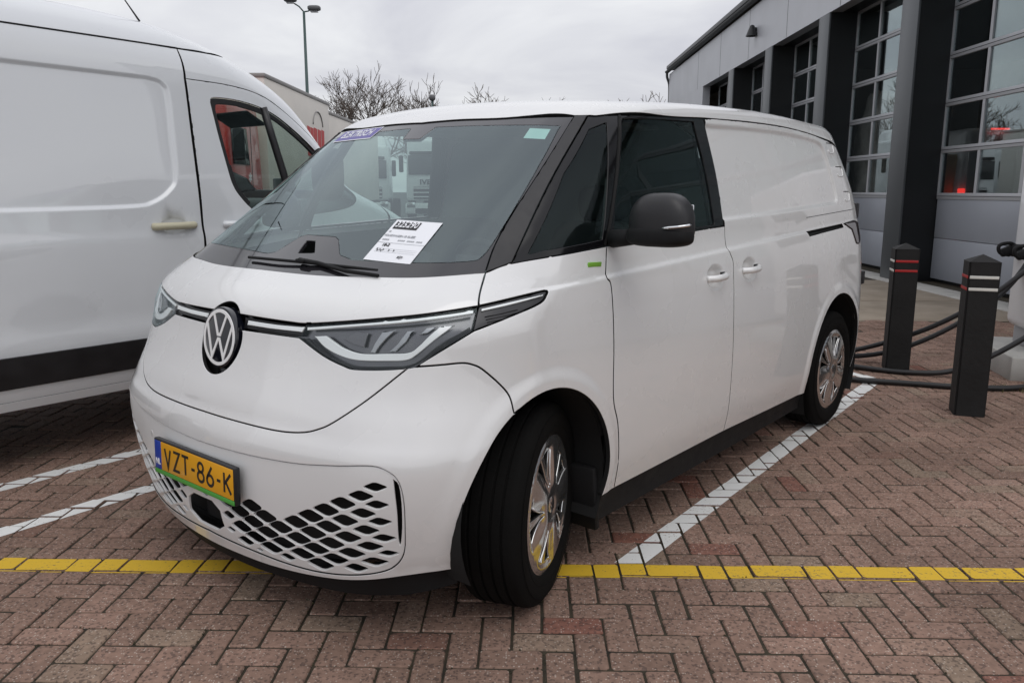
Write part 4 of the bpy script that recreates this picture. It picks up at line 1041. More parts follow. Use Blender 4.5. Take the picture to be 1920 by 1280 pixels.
# ---- wipers and cowl
ptsu = lambda L_, o: [tuple(Vector(p) + Vector((.5, 0, .85)).normalized() * o) for p in L_]
tube('wiper_blade', ptsu(spline([(.400, -.145, 1.205), (.405, .03, 1.206), (.392, .197, 1.204), (.36, .42, 1.197), (.345, .52, 1.193)], 4), .006), .0055, PLAST, van, 8)
tube('wiper_arm', ptsu([(.396, .17, 1.206), (.385, .26, 1.200), (.395, .42, 1.184), (.375, .56, 1.176)], .012), [.010, .008, .007, .006], PLAST, van, 8)
box('wiper_clip', (.024, .05, .016), (.400, .178, 1.214), PLAST, van, bev=.006)
# ---- notices behind the windscreen
def on_glass(corners, off=-.011):
    """quad on the inside of the screen: corner order top left, top right, bottom right, bottom left"""
    P = [Vector(p) for p in corners]; o = (P[0] + P[1] + P[2] + P[3]) / 4; xa = (P[1] - P[0] + P[2] - P[3]); ya = (P[0] - P[3] + P[1] - P[2])
    M = frame(o, xa, ya); w, h = xa.length / 2, ya.length / 2
    M.translation = o + M.col[2].to_3d() * off; return M, w, h
def conform(o, off):
    me = o.data; P = np.array([v.co for v in me.vertices]); Q = np.array(front_pts([(0, p[1], p[2]) for p in P])); n = WR.normal(WR.uv(Q))
    zr = P @ np.array(CM.col[2].to_3d()); zr = zr - zr.min(); Q = Q + n * (off + np.minimum(zr, .0004))[:, None]
    for v, q in zip(me.vertices, Q): v.co = q
    return o
CM = None
def card(name, M, x0, x1, y0, y1, z, m, parent):
    global CM
    CM = M; w, h = x1 - x0, y1 - y0; a, b = max(1, int(w / .02)), max(1, int(h / .02))
    V = [(x0 + w * i / a, y0 + h * j / b, 0) for j in range(b + 1) for i in range(a + 1)]
    F = [(j * (a + 1) + i, j * (a + 1) + i + 1, (j + 1) * (a + 1) + i + 1, (j + 1) * (a + 1) + i) for j in range(b) for i in range(a)]
    o = mk(name, V, F, m, parent, smooth=False); o.data.transform(M); return conform(o, -.0048 + z)
def lift(cs, o_=0.0): return [tuple(Vector(front_pts([(0, c[1], c[2])])[0])) for c in cs]
M1, w1, h1 = on_glass(lift([(.148, .381, 1.363), (.122, .584, 1.355), (.287, .636, 1.229), (.320, .443, 1.236)]), -.004)
paper = card('windscreen_notice', M1, -w1 / 2, w1 / 2, -h1 / 2, h1 / 2, 0, WHITE, None)
paper.parent = van
tag(paper, 'white paper notice with the number 325290')
card('notice_number_box', M1, -w1 * .44, w1 * .10, h1 * .27, h1 * .46, .0008, INK, paper)
TXT = lambda *a, **k: conform(text(*a, **k), -.0030)
TXT('notice_number', '325290', h1 * .195, WHITE, paper, M1 @ Matrix.Translation((-w1 * .17, h1 * .365, .0020)), sx=.78, bold=.0003)
TXT('notice_text', 'VOLKSWAGEN ID BUZZ', h1 * .058, GREYINK, paper, M1 @ Matrix.Translation((-w1 * .14, h1 * .09, .0014)))
for (a, b, yy, hh) in ((-.45, -.38, .20, .016), (-.45, -.25, -.0, .018), (-.1, .42, -.0, .018)):
    n = int((b - a) * 26)
    for q in range(n):
        if q % 5 == 4: continue
        card('notice_print', M1, w1 * (a + (b - a) * q / n), w1 * (a + (b - a) * (q + .7) / n), h1 * (yy - hh), h1 * (yy + hh), .0008, GREYINK, paper)
card('notice_rule', M1, -w1 * .5, w1 * .5, -h1 * .075, -h1 * .068, .0008, GREYINK, paper)
TXT('notice_handwriting', '18-2', h1 * .085, INK, paper, M1 @ Matrix.Translation((-w1 * .27, -h1 * .14, .0014)), bold=.0003)
for yy in (-.21, -.25, -.29): card('notice_rule', M1, -w1 * .42, w1 * .45, h1 * (yy - .002), h1 * (yy + .002), .0007, GREYINK, paper)
for q, (xx_, yy) in enumerate(((-.40, -.24), (-.37, -.27), (-.33, -.25), (-.29, -.27), (-.26, -.245), (-.13, -.25), (-.02, -.25))):
    conform(strokes('notice_handwriting', [[(w1 * xx_, h1 * (yy + .025)), (w1 * (xx_ + .012), h1 * (yy - .02)), (w1 * (xx_ + .025), h1 * (yy + .012))]], .0018, INK, paper, M1, h=.0002, z0=.0008), -.0034)
TXT('notice_handwriting', 'zijn', h1 * .08, INK, paper, M1 @ Matrix.Translation((w1 * .22, -h1 * .385, .0014)))
M2, w2, h2 = on_glass(lift([(-.432, -.585, 1.741), (-.383, -.255, 1.742), (-.309, -.262, 1.691), (-.345, -.59, 1.684)]), -.004)
stk = card('electric_sticker', M2, -w2 / 2, w2 / 2, -h2 / 2, h2 / 2, 0, WHITE, van)
card('sticker_field', M2, -w2 * .485, w2 * .485, -h2 * .43, h2 * .43, .0008, mat('sticker_violet', (.145, .125, .36), .5), stk)
CM = M2; TXT('sticker_lettering', 'ELEKTRISCH', h2 * .74, WHITE, stk, M2 @ Matrix.Translation((0, 0, .0018)), sx=.90 * w2 / (h2 * .74 * 6.3), bold=.0006)
M3, w3, h3 = on_glass(lift([(-.392, .581, 1.709), (-.413, .667, 1.701), (-.363, .675, 1.663), (-.335, .592, 1.668)]), -.012)
card('green_permit', M3, -w3 / 2, w3 / 2, -h3 / 2, h3 / 2, -.004, mat('mint_card', (.46, .70, .64), .6), van)
P_ = on_side([(-.298, 0, 1.199)])[0]
o = box('green_badge', (.082, .006, .017), (P_[0], P_[1] + .001, P_[2]), mat('sticker_green', (.20, .46, .05), .4), van, bev=.002, rot=(.1, -.04 + math.pi, 0))
text('green_badge_lettering', 'BlueMotion', .013, mat('pale_green', (.55, .75, .4), .4), van, frame((P_[0], P_[1] + .0055, P_[2]), (-1, 0, .05), (0, -.1, 1)), sx=.85) if False else None
# ---- cabin
box('dashboard', (.50, 1.50, .16), (.09, 0, 1.03), CABIN, van, bev=.06, seg=4, rot=(0, .05, 0))
box('dashboard_face', (.22, 1.52, .36), (-.14, 0, .90), CABIN, van, bev=.05, seg=3)
box('dash_top_pad', (.16, 1.30, .05), (-.16, 0, 1.13), mat('dash_grey', (.16, .175, .18), .7), van, bev=.02)
box('centre_screen', (.02, .27, .17), (-.27, .0, 1.12), BLACK, van, bev=.006, rot=(0, -.15, 0))
box('driver_display', (.02, .13, .08), (-.22, .40, 1.17), BLACK, van, bev=.006, rot=(0, -.15, 0))
swp = [Vector((-.36, .40, 1.10)) + Matrix.Rotation(R(-62), 3, 'Y') @ Vector((.18 * math.cos(a), .18 * math.sin(a), 0)) for a in np.linspace(0, 2 * math.pi, 32, endpoint=False)]
tube('steering_wheel', swp, .016, PLAST, van, 8, closed=True)
box('steering_hub', (.05, .16, .11), (-.345, .40, 1.09), PLAST, van, bev=.02, rot=(0, .45, 0))
for yy in (.42, -.42):
    blob('seat_cushion', (-.72, yy, .78), (.27, .25, .10), .5, SEAT, van)
    sb = blob('seat_back', (-1.08, yy, 1.02), (.085, .24, .30), .45, SEAT, van)
    if yy > 0: blob('head_restraint', (-1.14, yy, 1.40), (.055, .13, .085), .55, SEAT, van)
bulk = [(-.80, .32), (.80, .32), (.88, 1.0), (.87, 1.25), (.76, 1.70), (.6, 1.80), (-.6, 1.80), (-.76, 1.70), (-.87, 1.25), (-.88, 1.0)]
V_ = [(-1.34, y, z) for y, z in bulk] + [(-1.37, y, z) for y, z in bulk]; nb2 = len(bulk)
mk('bulkhead', V_, [tuple(range(nb2)), tuple(range(nb2, 2 * nb2))[::-1]] + [(i, i + nb2, (i + 1) % nb2 + nb2, (i + 1) % nb2) for i in range(nb2)], mat('bulkhead_grey', (.10, .108, .11), .8, noise=.1), van, smooth=False)
box('headliner', (.66, 1.20, .02), (-.99, 0, 1.745), mat('headliner_grey', (.16, .165, .165), .9), van, bev=.008)
box('cabin_floor', (1.9, 1.3, .04), (-.75, 0, .40), SHELL, van, bev=.01)

# ================================================================== THE GREY-WHITE DELIVERY VAN BESIDE IT
tx_ = gs([.3, .45, .7, .95, 1.12, 1.25, 1.37, 1.47, 1.81, 2.05, 2.28, 2.5], [.90, .97, 1.0, .97, .88, .72, .45, .20, -.07, -.30, -.62, -1.0], .1, 2.7, .03)
tw_ = gs([.30, .37, .45, .62, .66, .76, .80, 1.18, 1.24, 1.4, 1.8, 2.1, 2.3, 2.5], [.955, .985, 1.012, 1.035, 1.037, 1.026, 1.024, 1.024, 1.014, 1.004, .962, .928, .890, .85], .1, 2.7, .012)
tt_ = gs([-5, -3, -1.6, -1.0, -.5, 0], [2.46, 2.50, 2.48, 2.43, 2.33, 2.2], -5.2, 1, .15)
def FTm(x, y, z):
    ay = np.abs(y); zc = np.clip(z, .2, 2.6); xs = np.clip(x, -5, 1)
    fr = x - (tx_(zc) - .20 * ay ** 2); sl = 1 - .25 * sstep(1.1, 1.4, zc)
    w = tw_(zc) - .05 * np.maximum(xs - .1, 0) ** 2
    f = smax(fr * sl, ay - w, .24); f = smax(f, (-4.7 - x), .12)
    return smax(f, z - (tt_(xs) - .06 * ay ** 2), .30)
TW, TT = Par(FTm, 'wrap', xo=-1.6), Par(FTm, 'top', zo=1.5)
th_ = R(38); Hd = Vector((math.sin(th_), math.cos(th_), 0)); Nd = Vector((math.cos(th_), -math.sin(th_), 0))
tv = thing('delivery_van', 'tall white delivery van with black rub strip seen from its side', 'van', Hd * 3.9 + Nd * (-5.43), math.atan2(Hd.y, Hd.x))
def tsd(XZ):
    P = np.array(XZ, float); return [tuple(q) for q in march(FTm, np.c_[P[:, 0], np.zeros(len(P)), P[:, 1]], np.tile([0, 1.0, 0], (len(P), 1)), 3)]
tsu = lambda *cs: TW.uv(tsd(sum([list(c) for c in cs], [])))
TREC = np.array(spline([(-2.9, 1.35), (-2.3, 1.35), (-1.66, 1.36), (-1.50, 1.385), (-1.385, 1.46), (-1.345, 1.54), (-1.335, 1.75), (-1.33, 1.98), (-1.35, 2.05), (-1.42, 2.08), (-1.6, 2.085), (-2.3, 2.088), (-2.9, 2.09)], 5))
TREC = np.vstack([TREC, [(-3.05, 2.05), (-3.07, 1.7), (-3.05, 1.40)]])
def trd(S):
    P = S[:, [0, 2]]; d = seg_dist(TREC, P); sd_ = np.where(inside(TREC, P), d, -d)
    h = np.clip(1 - (((S[:, 0] + 1.40) / .085) ** 2 + ((S[:, 2] - 1.258) / .045) ** 2), 0, 1) ** .5
    return -.014 * sstep(-.004, .022, sd_) - .012 * h
tp_ = []; cen_ = TREC.mean(0)
for d_ in (-.010, -.004, .002, .007, .012, .017, .022, .030):
    for p, q in zip(TREC, np.roll(TREC, -1, 0)):
        t = (q - p) / (np.linalg.norm(q - p) + 1e-9); n_ = np.array([t[1], -t[0]])
        if np.dot(n_, cen_ - p) < 0: n_ = -n_
        for f in np.linspace(0, 1, max(2, int(np.linalg.norm(q - p) / .014)), endpoint=False): tp_.append(p + (q - p) * f + n_ * d_)
for f in (.3, .6, .8, .9, .97, 1.03): tp_ += [(-1.40 + .085 * f * math.cos(a), 1.258 + .045 * f * math.sin(a)) for a in np.linspace(0, 6.28, 24, endpoint=False)]
SEAM = [(-1.225, z) for z in np.linspace(2.262, .37, 12)]
RA_ = [(-3.35 + .42 * math.cos(a), .37 + .42 * math.sin(a)) for a in np.linspace(0, math.pi, 24)]
FA_ = [(0 + .43 * math.cos(a), .37 + .43 * math.sin(a)) for a in np.linspace(0, math.pi, 24)]
zl = [(x, z) for z in (.64, .665, .76, .78, .80, 1.17, 1.19, 1.21, 1.23, 1.25) for x in np.arange(-4.5, .1, .04)]
panel('cargo_side', TW, tsu(SEAM, RA_, [(-4.5, .40), (-4.52, 1.3), (-4.5, 2.26)], [(x, 2.264) for x in np.linspace(-4.2, -1.4, 12)]), PAINT2, tv, sp=.05, disp=trd, extra=TW.uv(tsd(tp_ + zl)), mirror=True)
DT = spline([(-1.215, 2.092), (-.93, 2.082), (-.72, 2.045), (-.55, 1.965), (-.26, 1.775), (.0, 1.57), (.14, 1.43)], 5)
TWIN = spline([(-1.075, 1.97), (-1.05, 2.0), (-.87, 1.995), (-.69, 1.955), (-.54, 1.88), (-.32, 1.725), (-.06, 1.50), (.0, 1.42), (-.10, 1.34), (-.45, 1.30), (-.80, 1.315), (-.885, 1.355), (-.955, 1.43), (-.985, 1.48), (-1.005, 1.55), (-1.045, 1.77)], 4)
door_t = tsu([(-1.215, .40), (-1.215, 1.2)], DT, [(.15, 1.1), (.14, .85)], [(x, z) for x, z in FA_[6:] if True], [(-.44, .39)])
panel('cab_door', TW, door_t, PAINT2, tv, holes=[tsu(TWIN)], sp=.05, extra=TW.uv(tsd(zl)), mirror=True)
panel('cab_window_seal', TW, tsu(TWIN), mat('seal_black', (.010, .010, .011), .35), tv, holes=[tsu([(x + (.035 if x < -.9 else -.012 if x > -.2 else 0), z - (.035 if z > 1.6 else -.012)) for x, z in TWIN])], sp=.05, off=-.010, mirror=True)
panel('cab_window', TW, tsu(TWIN), TRG, tv, off=-.014, sp=.08, lip=False, mirror=True)
for sg in (1, -1):
    q = tsd([(-.70, 1.97), (-.66, 1.8), (-.60, 1.55), (-.56, 1.31)])
    tube('window_post', [(p[0], (p[1] - .012) * sg, p[2]) for p in q], .024, TRIM, tv, 8)
WSE = [(.17, 1.47), (-.20, 1.80), (-.46, 2.035), (-.66, 2.165), (-.84, 2.262)]
panel('cab_pillar', TW, tsu([(-1.222, 2.262)], DT, spline(WSE, 4)), PAINT2, tv, sp=.05, mirror=True)
ws_side = tsd(spline(WSE, 4))
panel('windscreen', TW, half(TW, [(.2, 0, 1.47)], ws_side, [(-.62, .3, 2.275), (-.60, 0, 2.28)]), TRG, tv, sp=.08, off=-.006)
roof_side = tsd([(x, 2.268) for x in np.linspace(-.86, -4.5, 24)])
panel('roof', TT, half(TT, [(-.60, 0, 2.28), (-.68, .4, 2.277)], roof_side, [(-4.6, .5, 2.4), (-4.6, 0, 2.42)]), PAINT2, tv, sp=.07)
panel('front_end', TW, half(TW, [(.2, 0, 1.462)], tsd([(.165, 1.465), (.15, 1.43), (.16, 1.1), (.15, .85)]), tsd(FA_[:7][::-1]), tsd([(.44, .36)]), [(.85, .5, .34), (.9, 0, .34)]), PAINT2, tv, sp=.06)
gl_ = TW.uv([tuple(q) for q in march(FTm, np.c_[np.full(6, -1.0), [-.55, .55, .6, .5, -.5, -.6], [1.0, 1.0, .8, .62, .62, .8]], np.tile([1.0, 0, 0], (6, 1)), 3)])
panel('front_grille', TW, gl_, PLAST, tv, off=.008, sp=.08)
for sg in (1, -1):
    hl_ = TW.uv([tuple(q) for q in march(FTm, np.c_[np.full(4, -1.0), [.62, .88, .90, .66], [1.02, 1.16, .98, .86]], np.tile([1.0, 0, 0], (4, 1)), 3)]); hl_[:, 0] *= sg
    panel('headlamp', TW, hl_, CHROME, tv, off=.006, sp=.06)
strip_t = tsu([(x, .638) for x in np.linspace(-.46, -2.86, 14)], [(x, .472) for x in np.linspace(-2.86, -.46, 14)])
panel('rub_strip', TW, strip_t, mat('rub_black', (.010, .009, .010), .5, noise=.2, nscale=10), tv, off=.012, sp=.08, mirror=True, depth=.02)
sill_t = tsu([(x, .405) for x in np.linspace(-.46, -2.88, 14)], [(x, .35) for x in np.linspace(-2.88, -.46, 14)])
panel('sill_edge', TW, sill_t, PAINT2, tv, off=.004, sp=.08, mirror=True, depth=.03)
inn_t = tsu([(.1, 1.28), (-1.09, 1.26), (-1.13, 1.5), (-1.13, 2.24), (-4.4, 2.24)], [(-4.4, .42), (-3.8, .42)], RA_[::-1], [(-2.9, .42), (-.45, .42)], FA_[::-1][:12])
panel('inner_side', TW, inn_t, SHELL, tv, off=-.045, sp=.15, lip=False, mirror=True)
gp = tsd([(x, 2.266) for x in np.linspace(-1.225, -4.5, 30)])
for sg in (1, -1): tube('roof_gutter', [(p[0], (p[1] + .001) * sg, p[2]) for p in gp], .0045, SHELL, tv, 6)
HB = mat('faded_handle_cream', (.50, .47, .34), .4)
for sg in (1, -1):
    for (hx_, m_) in ((-1.40, HB), (-.95, PAINT2)):
        y0 = tsd([(hx_, 1.255)])[0][1]
        tube('door_handle', [(p[0], p[1] * sg, p[2]) for p in spline([(hx_ - .125, y0 - .004, 1.254), (hx_ - .10, y0 + .018, 1.255), (hx_, y0 + .030, 1.256), (hx_ + .10, y0 + .018, 1.257), (hx_ + .125, y0 - .004, 1.258)], 4)], .021, m_, tv, 12)
    blob('door_mirror', (-.40, 1.17 * sg, 1.56), (.08, .10, .17), .55, PLAST, tv)
    tube('mirror_arm', [(-.30, .98 * sg, 1.43), (-.38, 1.12 * sg, 1.43)], .03, PLAST, tv, 10)
tube('aerial', [(-1.30, -.62, 2.43), (-1.36, -.63, 2.50), (-1.42, -.64, 2.57)], [.006, .004, .003], INK, tv, 6)
for (x, y) in ((0, .88), (0, -.88), (-3.35, .88), (-3.35, -.88)):
    sg = 1 if y > 0 else -1
    w = lathe('wheel', [(.02, .03), (.15, .05), (.20, .02), (.205, .08), (.205, -.09)], mat('steel_wheel', (.25, .25, .26), .45, metal=.7), tv, seg=32, loc=(0, 0, 0))
    lathe('tyre', [(.20, .085), (.24, .11), (.30, .112), (.338, .095), (.345, .05), (.345, -.05), (.338, -.095), (.24, -.11), (.20, -.085)], RUBBER, w, seg=48)
    w.location = (x, y - .0, .345); w.rotation_euler = (0, 0, 0 if sg > 0 else math.pi)
box('floor_pan', (5.2, 1.5, .10), (-2.1, 0, .40), SHELL, tv, bev=.02)
box('dashboard', (.45, 1.7, .35), (.02, 0, 1.22), CABIN, tv, bev=.08, seg=3)
box('dash_screen', (.03, .24, .17), (-.16, -.38, 1.46), mat('dash_unit', (.09, .11, .115), .35), tv, bev=.01)
for yy in (-.5, .1, .55):
    blob('seat_back', (-1.0, yy, 1.15), (.09, .23, .36), .45, SEAT, tv); blob('head_restraint', (-1.06, yy, 1.60), (.05, .12, .10), .55, SEAT, tv)
box('bulkhead', (.03, 1.80, 1.75), (-1.30, 0, 1.32), SHELL, tv, bev=.005)
box('headliner', (.62, 1.5, .03), (-.98, 0, 2.10), mat('van_headliner', (.05, .05, .05), .9), tv, bev=.01)
box('sun_visor', (.16, .4, .02), (-.56, -.45, 1.93), SHELL, tv, bev=.006, rot=(0, .5, 0))

# ================================================================== WORKSHOP BUILDING
def cladding(name, c, rib=3.0, depth=.35):
    m = bpy.data.materials.new(name); m.use_nodes = True; t = m.node_tree; b = t.nodes['Principled BSDF']; L = t.links.new
    g = t.nodes.new('ShaderNodeNewGeometry'); n = t.nodes.new('ShaderNodeTexNoise'); n.inputs['Scale'].default_value = .9; n.inputs['Detail'].default_value = 5; L(g.outputs['Position'], n.inputs['Vector'])
    r = t.nodes.new('ShaderNodeMapRange'); r.inputs[3].default_value = .86; r.inputs[4].default_value = 1.14; L(n.outputs['Fac'], r.inputs[0])
    s = t.nodes.new('ShaderNodeVectorMath'); s.operation = 'SCALE'; s.inputs[0].default_value = c; L(r.outputs[0], s.inputs['Scale']); L(s.outputs[0], b.inputs['Base Color'])
    b.inputs['Roughness'].default_value = .42; b.inputs['Metallic'].default_value = .2
    return m
DKC = cladding('anthracite_cladding', (.012, .013, .0145)); MDC = cladding('slate_grey_cladding', (.50, .51, .535)); LGC = cladding('column_edge_grey', (.088, .096, .102))
DPAN = cladding('door_panel_grey', (.33, .35, .39)); RAILM = mat('door_rail_alu', (.46, .47, .49), .42, metal=.3)
INT = mat('workshop_interior', (.32, .24, .18), .85, noise=.3, nscale=.8); INTF = mat('workshop_floor', (.10, .09, .085), .5)
bld = thing('workshop_building', 'dark grey workshop building with tall glazed sectional doors', 'building', (6.29, 9.5, 0), R(-0.8))
XF, XD, ZT, ZR_ = 0.0, 0.56, 5.0, 6.32      # local: facade plane, door plane, lintel height, roof edge
YC = [0.0, 3.86, 7.72, 11.55, 15.3]         # near edges of the columns
END0, END1 = 19.5, 26.3
def bb(name, x0, x1, y0, y1, z0, z1, m, par, bev=.0): return box(name, (x1 - x0, y1 - y0, z1 - z0), ((x0 + x1) / 2, (y0 + y1) / 2, (z0 + z1) / 2), m, par, bev=bev)
bb('fascia', XF, XF + .25, -6, END1, ZT, ZR_, MDC, bld)
# vertical cassette joints on the fascia
for k in range(1, 9): bb('fascia_joint', XF - .003, XF + .01, -6 + k * 3.3 - .008, -6 + k * 3.3 + .008, ZT + .01, ZR_ - .01, DKC, bld)
bb('soffit', XF + .02, XD + .3, -6, END1 - .1, ZT + .002, ZT + .06, DKC, bld)
bb('end_wall', XF + .003, XF + .25, END0, END1, -.02, ZT, MDC, bld)
bb('far_gable', XF + .26, 14, END1 - .25, END1, -.02, ZR_ + .155, MDC, bld)
bb('roof_deck', XF - .02, 14.5, -6, END1 + .05, ZR_ + .16, ZR_ + .30, DKC, bld)
bb('roof_edge', XF - .12, XF - .02, -6, END1 + .08, ZR_ + .20, ZR_ + .34, DKC, bld, bev=.02)
V_, F_ = [], []
for yy in (-6, END1 + .1):
    for a in np.linspace(math.pi, 2 * math.pi, 9): V_.append((XF - .09 + .09 * math.cos(a), yy, ZR_ + .12 + .09 * math.sin(a)))
F_ = [(i, i + 1, i + 10, i + 9) for i in range(8)]
mk('gutter', V_, F_, mat('gutter_zinc', (.07, .075, .075), .5, metal=.5, noise=.4, nscale=3), bld)
tube('downpipe', spline([(XF - .09, END1 + .06, ZR_ + .06), (XF - .08, END1 + .05, ZR_ - .12), (XF + .02, END1 + .07, ZR_ - .40), (XF + .04, END1 + .07, ZR_ - .8)], 4) + [(XF + .04, END1 + .07, .1)], .055, MATS['gutter_zinc'], bld, 10)
for y0 in YC:
    bb('column', XF + .02, XD + .1, y0, y0 + .52, -.02, ZT, DKC, bld)
    bb('column_edge', XF - .02, XF + .018, y0 - .03, y0 + .55, -.02, ZT - .003, LGC, bld, bev=.006)
def sect_door(y0, y1, par):
    W = y1 - y0; d = bb('sectional_door', XD + .10, XD + .14, y0, y1, 0.0, .06, mat('door_seal', (.012, .012, .013), .7), par)
    for k in range(2): bb('door_panel', XD, XD + .05, y0 + .02, y1 - .02, .06 + k * .66, .06 + (k + 1) * .66 - .008, DPAN, d, bev=.006)
    z = 1.385; npn = 3; pw_ = W / npn; rows = 5; rh = (ZT - z) / rows
    for r_ in range(rows + 1):
        bb('door_rail', XD - .012, XD + .045, y0 + .01, y1 - .01, z + r_ * rh - .05, z + r_ * rh + .05, RAILM, d, bev=.006)
        if r_ < rows: bb('rail_joint', XD - .016, XD, y0 + .01, y1 - .01, z + r_ * rh - .004, z + r_ * rh + .004, MATS['door_seal'], d)
    for c in range(npn + 1):
        yy = y0 + c * pw_; bb('door_mullion', XD - .008, XD + .04, max(yy - .035, y0 + .003), min(yy + .035, y1 - .003), z, ZT, RAILM, d)
    for r_ in range(rows):
        for c in range(npn): bb('pane', XD + .012, XD + .020, y0 + c * pw_ + .036, y0 + (c + 1) * pw_ - .036, z + r_ * rh + .051, z + (r_ + 1) * rh - .051, DOORG, d)
    return d
edges = [(YC[k] + .52, YC[k + 1]) for k in range(4)] + [(YC[4] + .52, END0), (-5.5, -.0)]
for a, b in edges: sect_door(a, b, bld)
# room behind the doors
bb('workshop_floor', XD + .2, 13.9, -5.9, END1 - .3, -.04, .0, INTF, bld)
bb('back_wall', 13.0, 13.2, -5.9, END1 - .3, 0, ZR_ + .155, INT, bld); bb('lintel_wall', XF + .26, XF + .50, -5.9, END1 - .26, ZT + .07, ZR_ + .155, INT, bld)
bb('near_gable', XF + .26, 14, -6.0, -5.9, -.02, ZR_ + .155, MDC, bld)
wl = thing('wall_light', 'small dark conical wall light on the fascia above the doors', 'light', tuple(bld.matrix_basis @ Vector((XF - .0, 13.1, 5.62))))
o = lathe('lamp_shade', [(.03, .16), (.06, .14), (.15, -.10), (.16, -.12), (.14, -.12)], DKC, wl, seg=24, axis='Z', loc=(-.12, 0, 0)); box('bracket', (.12, .08, .10), (-.05, 0, .05), DKC, wl, bev=.01)
BMx = bld.matrix_basis
def inroom(x, y, z=0): return tuple(BMx @ Vector((x, y, z)))
iv = thing('workshop_van', 'tall pale van with red rear lamps standing inside the workshop', 'van', (8.72, 14.35, 0), R(90))
IVB = mat('indoor_van_paint', (.55, .55, .56), .4, coat=.6)
box('body', (4.2, 1.95, 2.25), (2.12, 0, 1.42), IVB, iv, bev=.16, seg=4, taper=(.97, .88))
for sg in (1, -1):
    box('rear_door', (.03, .80, 1.75), (.012, .42 * sg, 1.42), IVB, iv, bev=.012); box('rear_lamp', (.06, .11, .42), (.02, .88 * sg, 1.30), mat('red_lamp', (.5, .02, .02), .3, emit=((1, .05, .04), 1.6)), iv, bev=.015)
    for xx_ in (.9, 3.4): lathe('wheel', [(.0, .1), (.2, .1), (.32, .09), (.33, -.09)], RUBBER, iv, seg=28, loc=(xx_, .88 * sg, .33))
box('third_lamp', (.03, .32, .03), (.04, .30, 2.52), MATS['red_lamp'], iv, bev=.01)
box('rear_bumper', (.12, 1.8, .2), (.02, 0, .42), PLAST, iv, bev=.03)
text('rear_lettering', 'TRANSIT', .11, INK, iv, frame((-.006, -.12, 1.28), (0, -1, 0), (0, 0, 1)), sx=1.1, bold=.003)
cb = thing('storage_cabinet', 'beige storage cabinet beside the van inside the workshop', 'cabinet', (7.55, 14.6, 0), R(90))
BEI = mat('cabinet_beige', (.50, .38, .20), .6)
box('carcass', (.5, .62, 2.1), (.25, 0, 1.05), BEI, cb, bev=.01); box('door', (.02, .29, 1.95), (-.012, .152, 1.08), BEI, cb, bev=.006); box('door', (.02, .29, 1.95), (-.012, -.152, 1.08), BEI, cb, bev=.006)
wr = thing('wrapped_vehicle', 'tall load under a crumpled pale cover inside the workshop', 'covered load', (7.72, 17.1, 0), R(-.8))
COV = mat('dust_sheet', (.55, .52, .48), .8, noise=.35, nscale=3.2, bump=.8, bscale=4)
blob('cover', (0, 0, 1.70), (.52, .60, 1.70), .55, COV, wr, n=28, k=36, fn=lambda p: p * (1 + .05 * math.sin(9 * p.x + 7 * p.z) + .04 * math.sin(13 * p.y - 5 * p.z)))
tl = thing('ceiling_lamp', 'long lit fluorescent lamp hanging inside the workshop', 'lamp', inroom(5.2, 6.0, 4.4), R(-.8))
box('tube_light', (.12, 1.5, .08), (0, 0, 0), mat('lit_tube', (1, 1, 1), .4, emit=((1, .86, .68), 45.0)), tl, bev=.02); box('housing', (.2, 1.6, .06), (0, 0, .08), RAILM, tl, bev=.01)

# ================================================================== BOLLARDS, CHARGER, CABLES
BOL = mat('bollard_black', (.013, .0125, .0122), .66, spec=.3, noise=.3, nscale=5, bump=.25, bscale=30); REDR = mat('red_reflector', (.42, .02, .02), .35); WHR = mat('white_reflector', (.68, .67, .62), .35)
def bollard(loc, rz, lab, s, h, faces):
    t = thing('bollard', lab, 'bollard', loc, rz, 'black bollards by the charging point')
    bm = bmesh.new(); bmesh.ops.create_cube(bm, size=1)
    for v in bm.verts: v.co = Vector((v.co.x * s, v.co.y * s, (v.co.z + .5) * h))
    bmesh.ops.bevel(bm, geom=[e for e in bm.edges if abs(e.verts[0].co.z - e.verts[1].co.z) > .1], offset=.012, segments=2, affect='EDGES')
    from_bm('post', bm, BOL, t, angle=35)
    hs = s / 2 + .001
    V = [(-hs, -hs, h - .001), (hs, -hs, h - .001), (hs, hs, h - .001), (-hs, hs, h - .001), (0, 0, h + .045)]
    mk('cap', V, [(0, 1, 4), (1, 2, 4), (2, 3, 4), (3, 0, 4), (3, 2, 1, 0)], BOL, t, smooth=False)
    for (nx, ny, m_) in faces:
        for zz in (h - .175, h - .098):
            sx_, sy_ = (.004, s * .90) if nx else (s * .90, .004)
            box('reflector_band', (sx_, sy_, .019), (nx * (s / 2 + .0005), ny * (s / 2 + .0005), zz), m_, t, bev=.001)
    return t
bollard((3.045, 5.24, 0), R(-18), 'black square bollard with white reflector bands facing the paving', .185, 1.015, [(0, -1, WHR), (-1, 0, REDR)])
bollard((3.21, 6.62, 0), R(-15), 'black square bollard with red reflector bands behind the charging cables', .185, 1.0, [(0, -1, REDR), (-1, 0, WHR)])
ch = thing('charging_station', 'white charging cabinet on a concrete plinth with black cable holders', 'charger', (4.60, 6.48, 0), R(-12))
CHW = mat('charger_white', (.70, .71, .72), .35, coat=.4)
box('plinth', (1.35, 1.0, .20), (.05, .05, .09), CONCL, ch, bev=.02)
box('foot', (.78, .55, .16), (.02, .02, .27), mat('charger_foot', (.30, .30, .31), .5), ch, bev=.02)
box('cabinet', (1.0, .62, 1.75), (.06, 0, 1.22), CHW, ch, bev=.07, seg=4)
box('screen', (.5, .02, .32), (.06, -.312, 1.62), BLACK, ch, bev=.01)
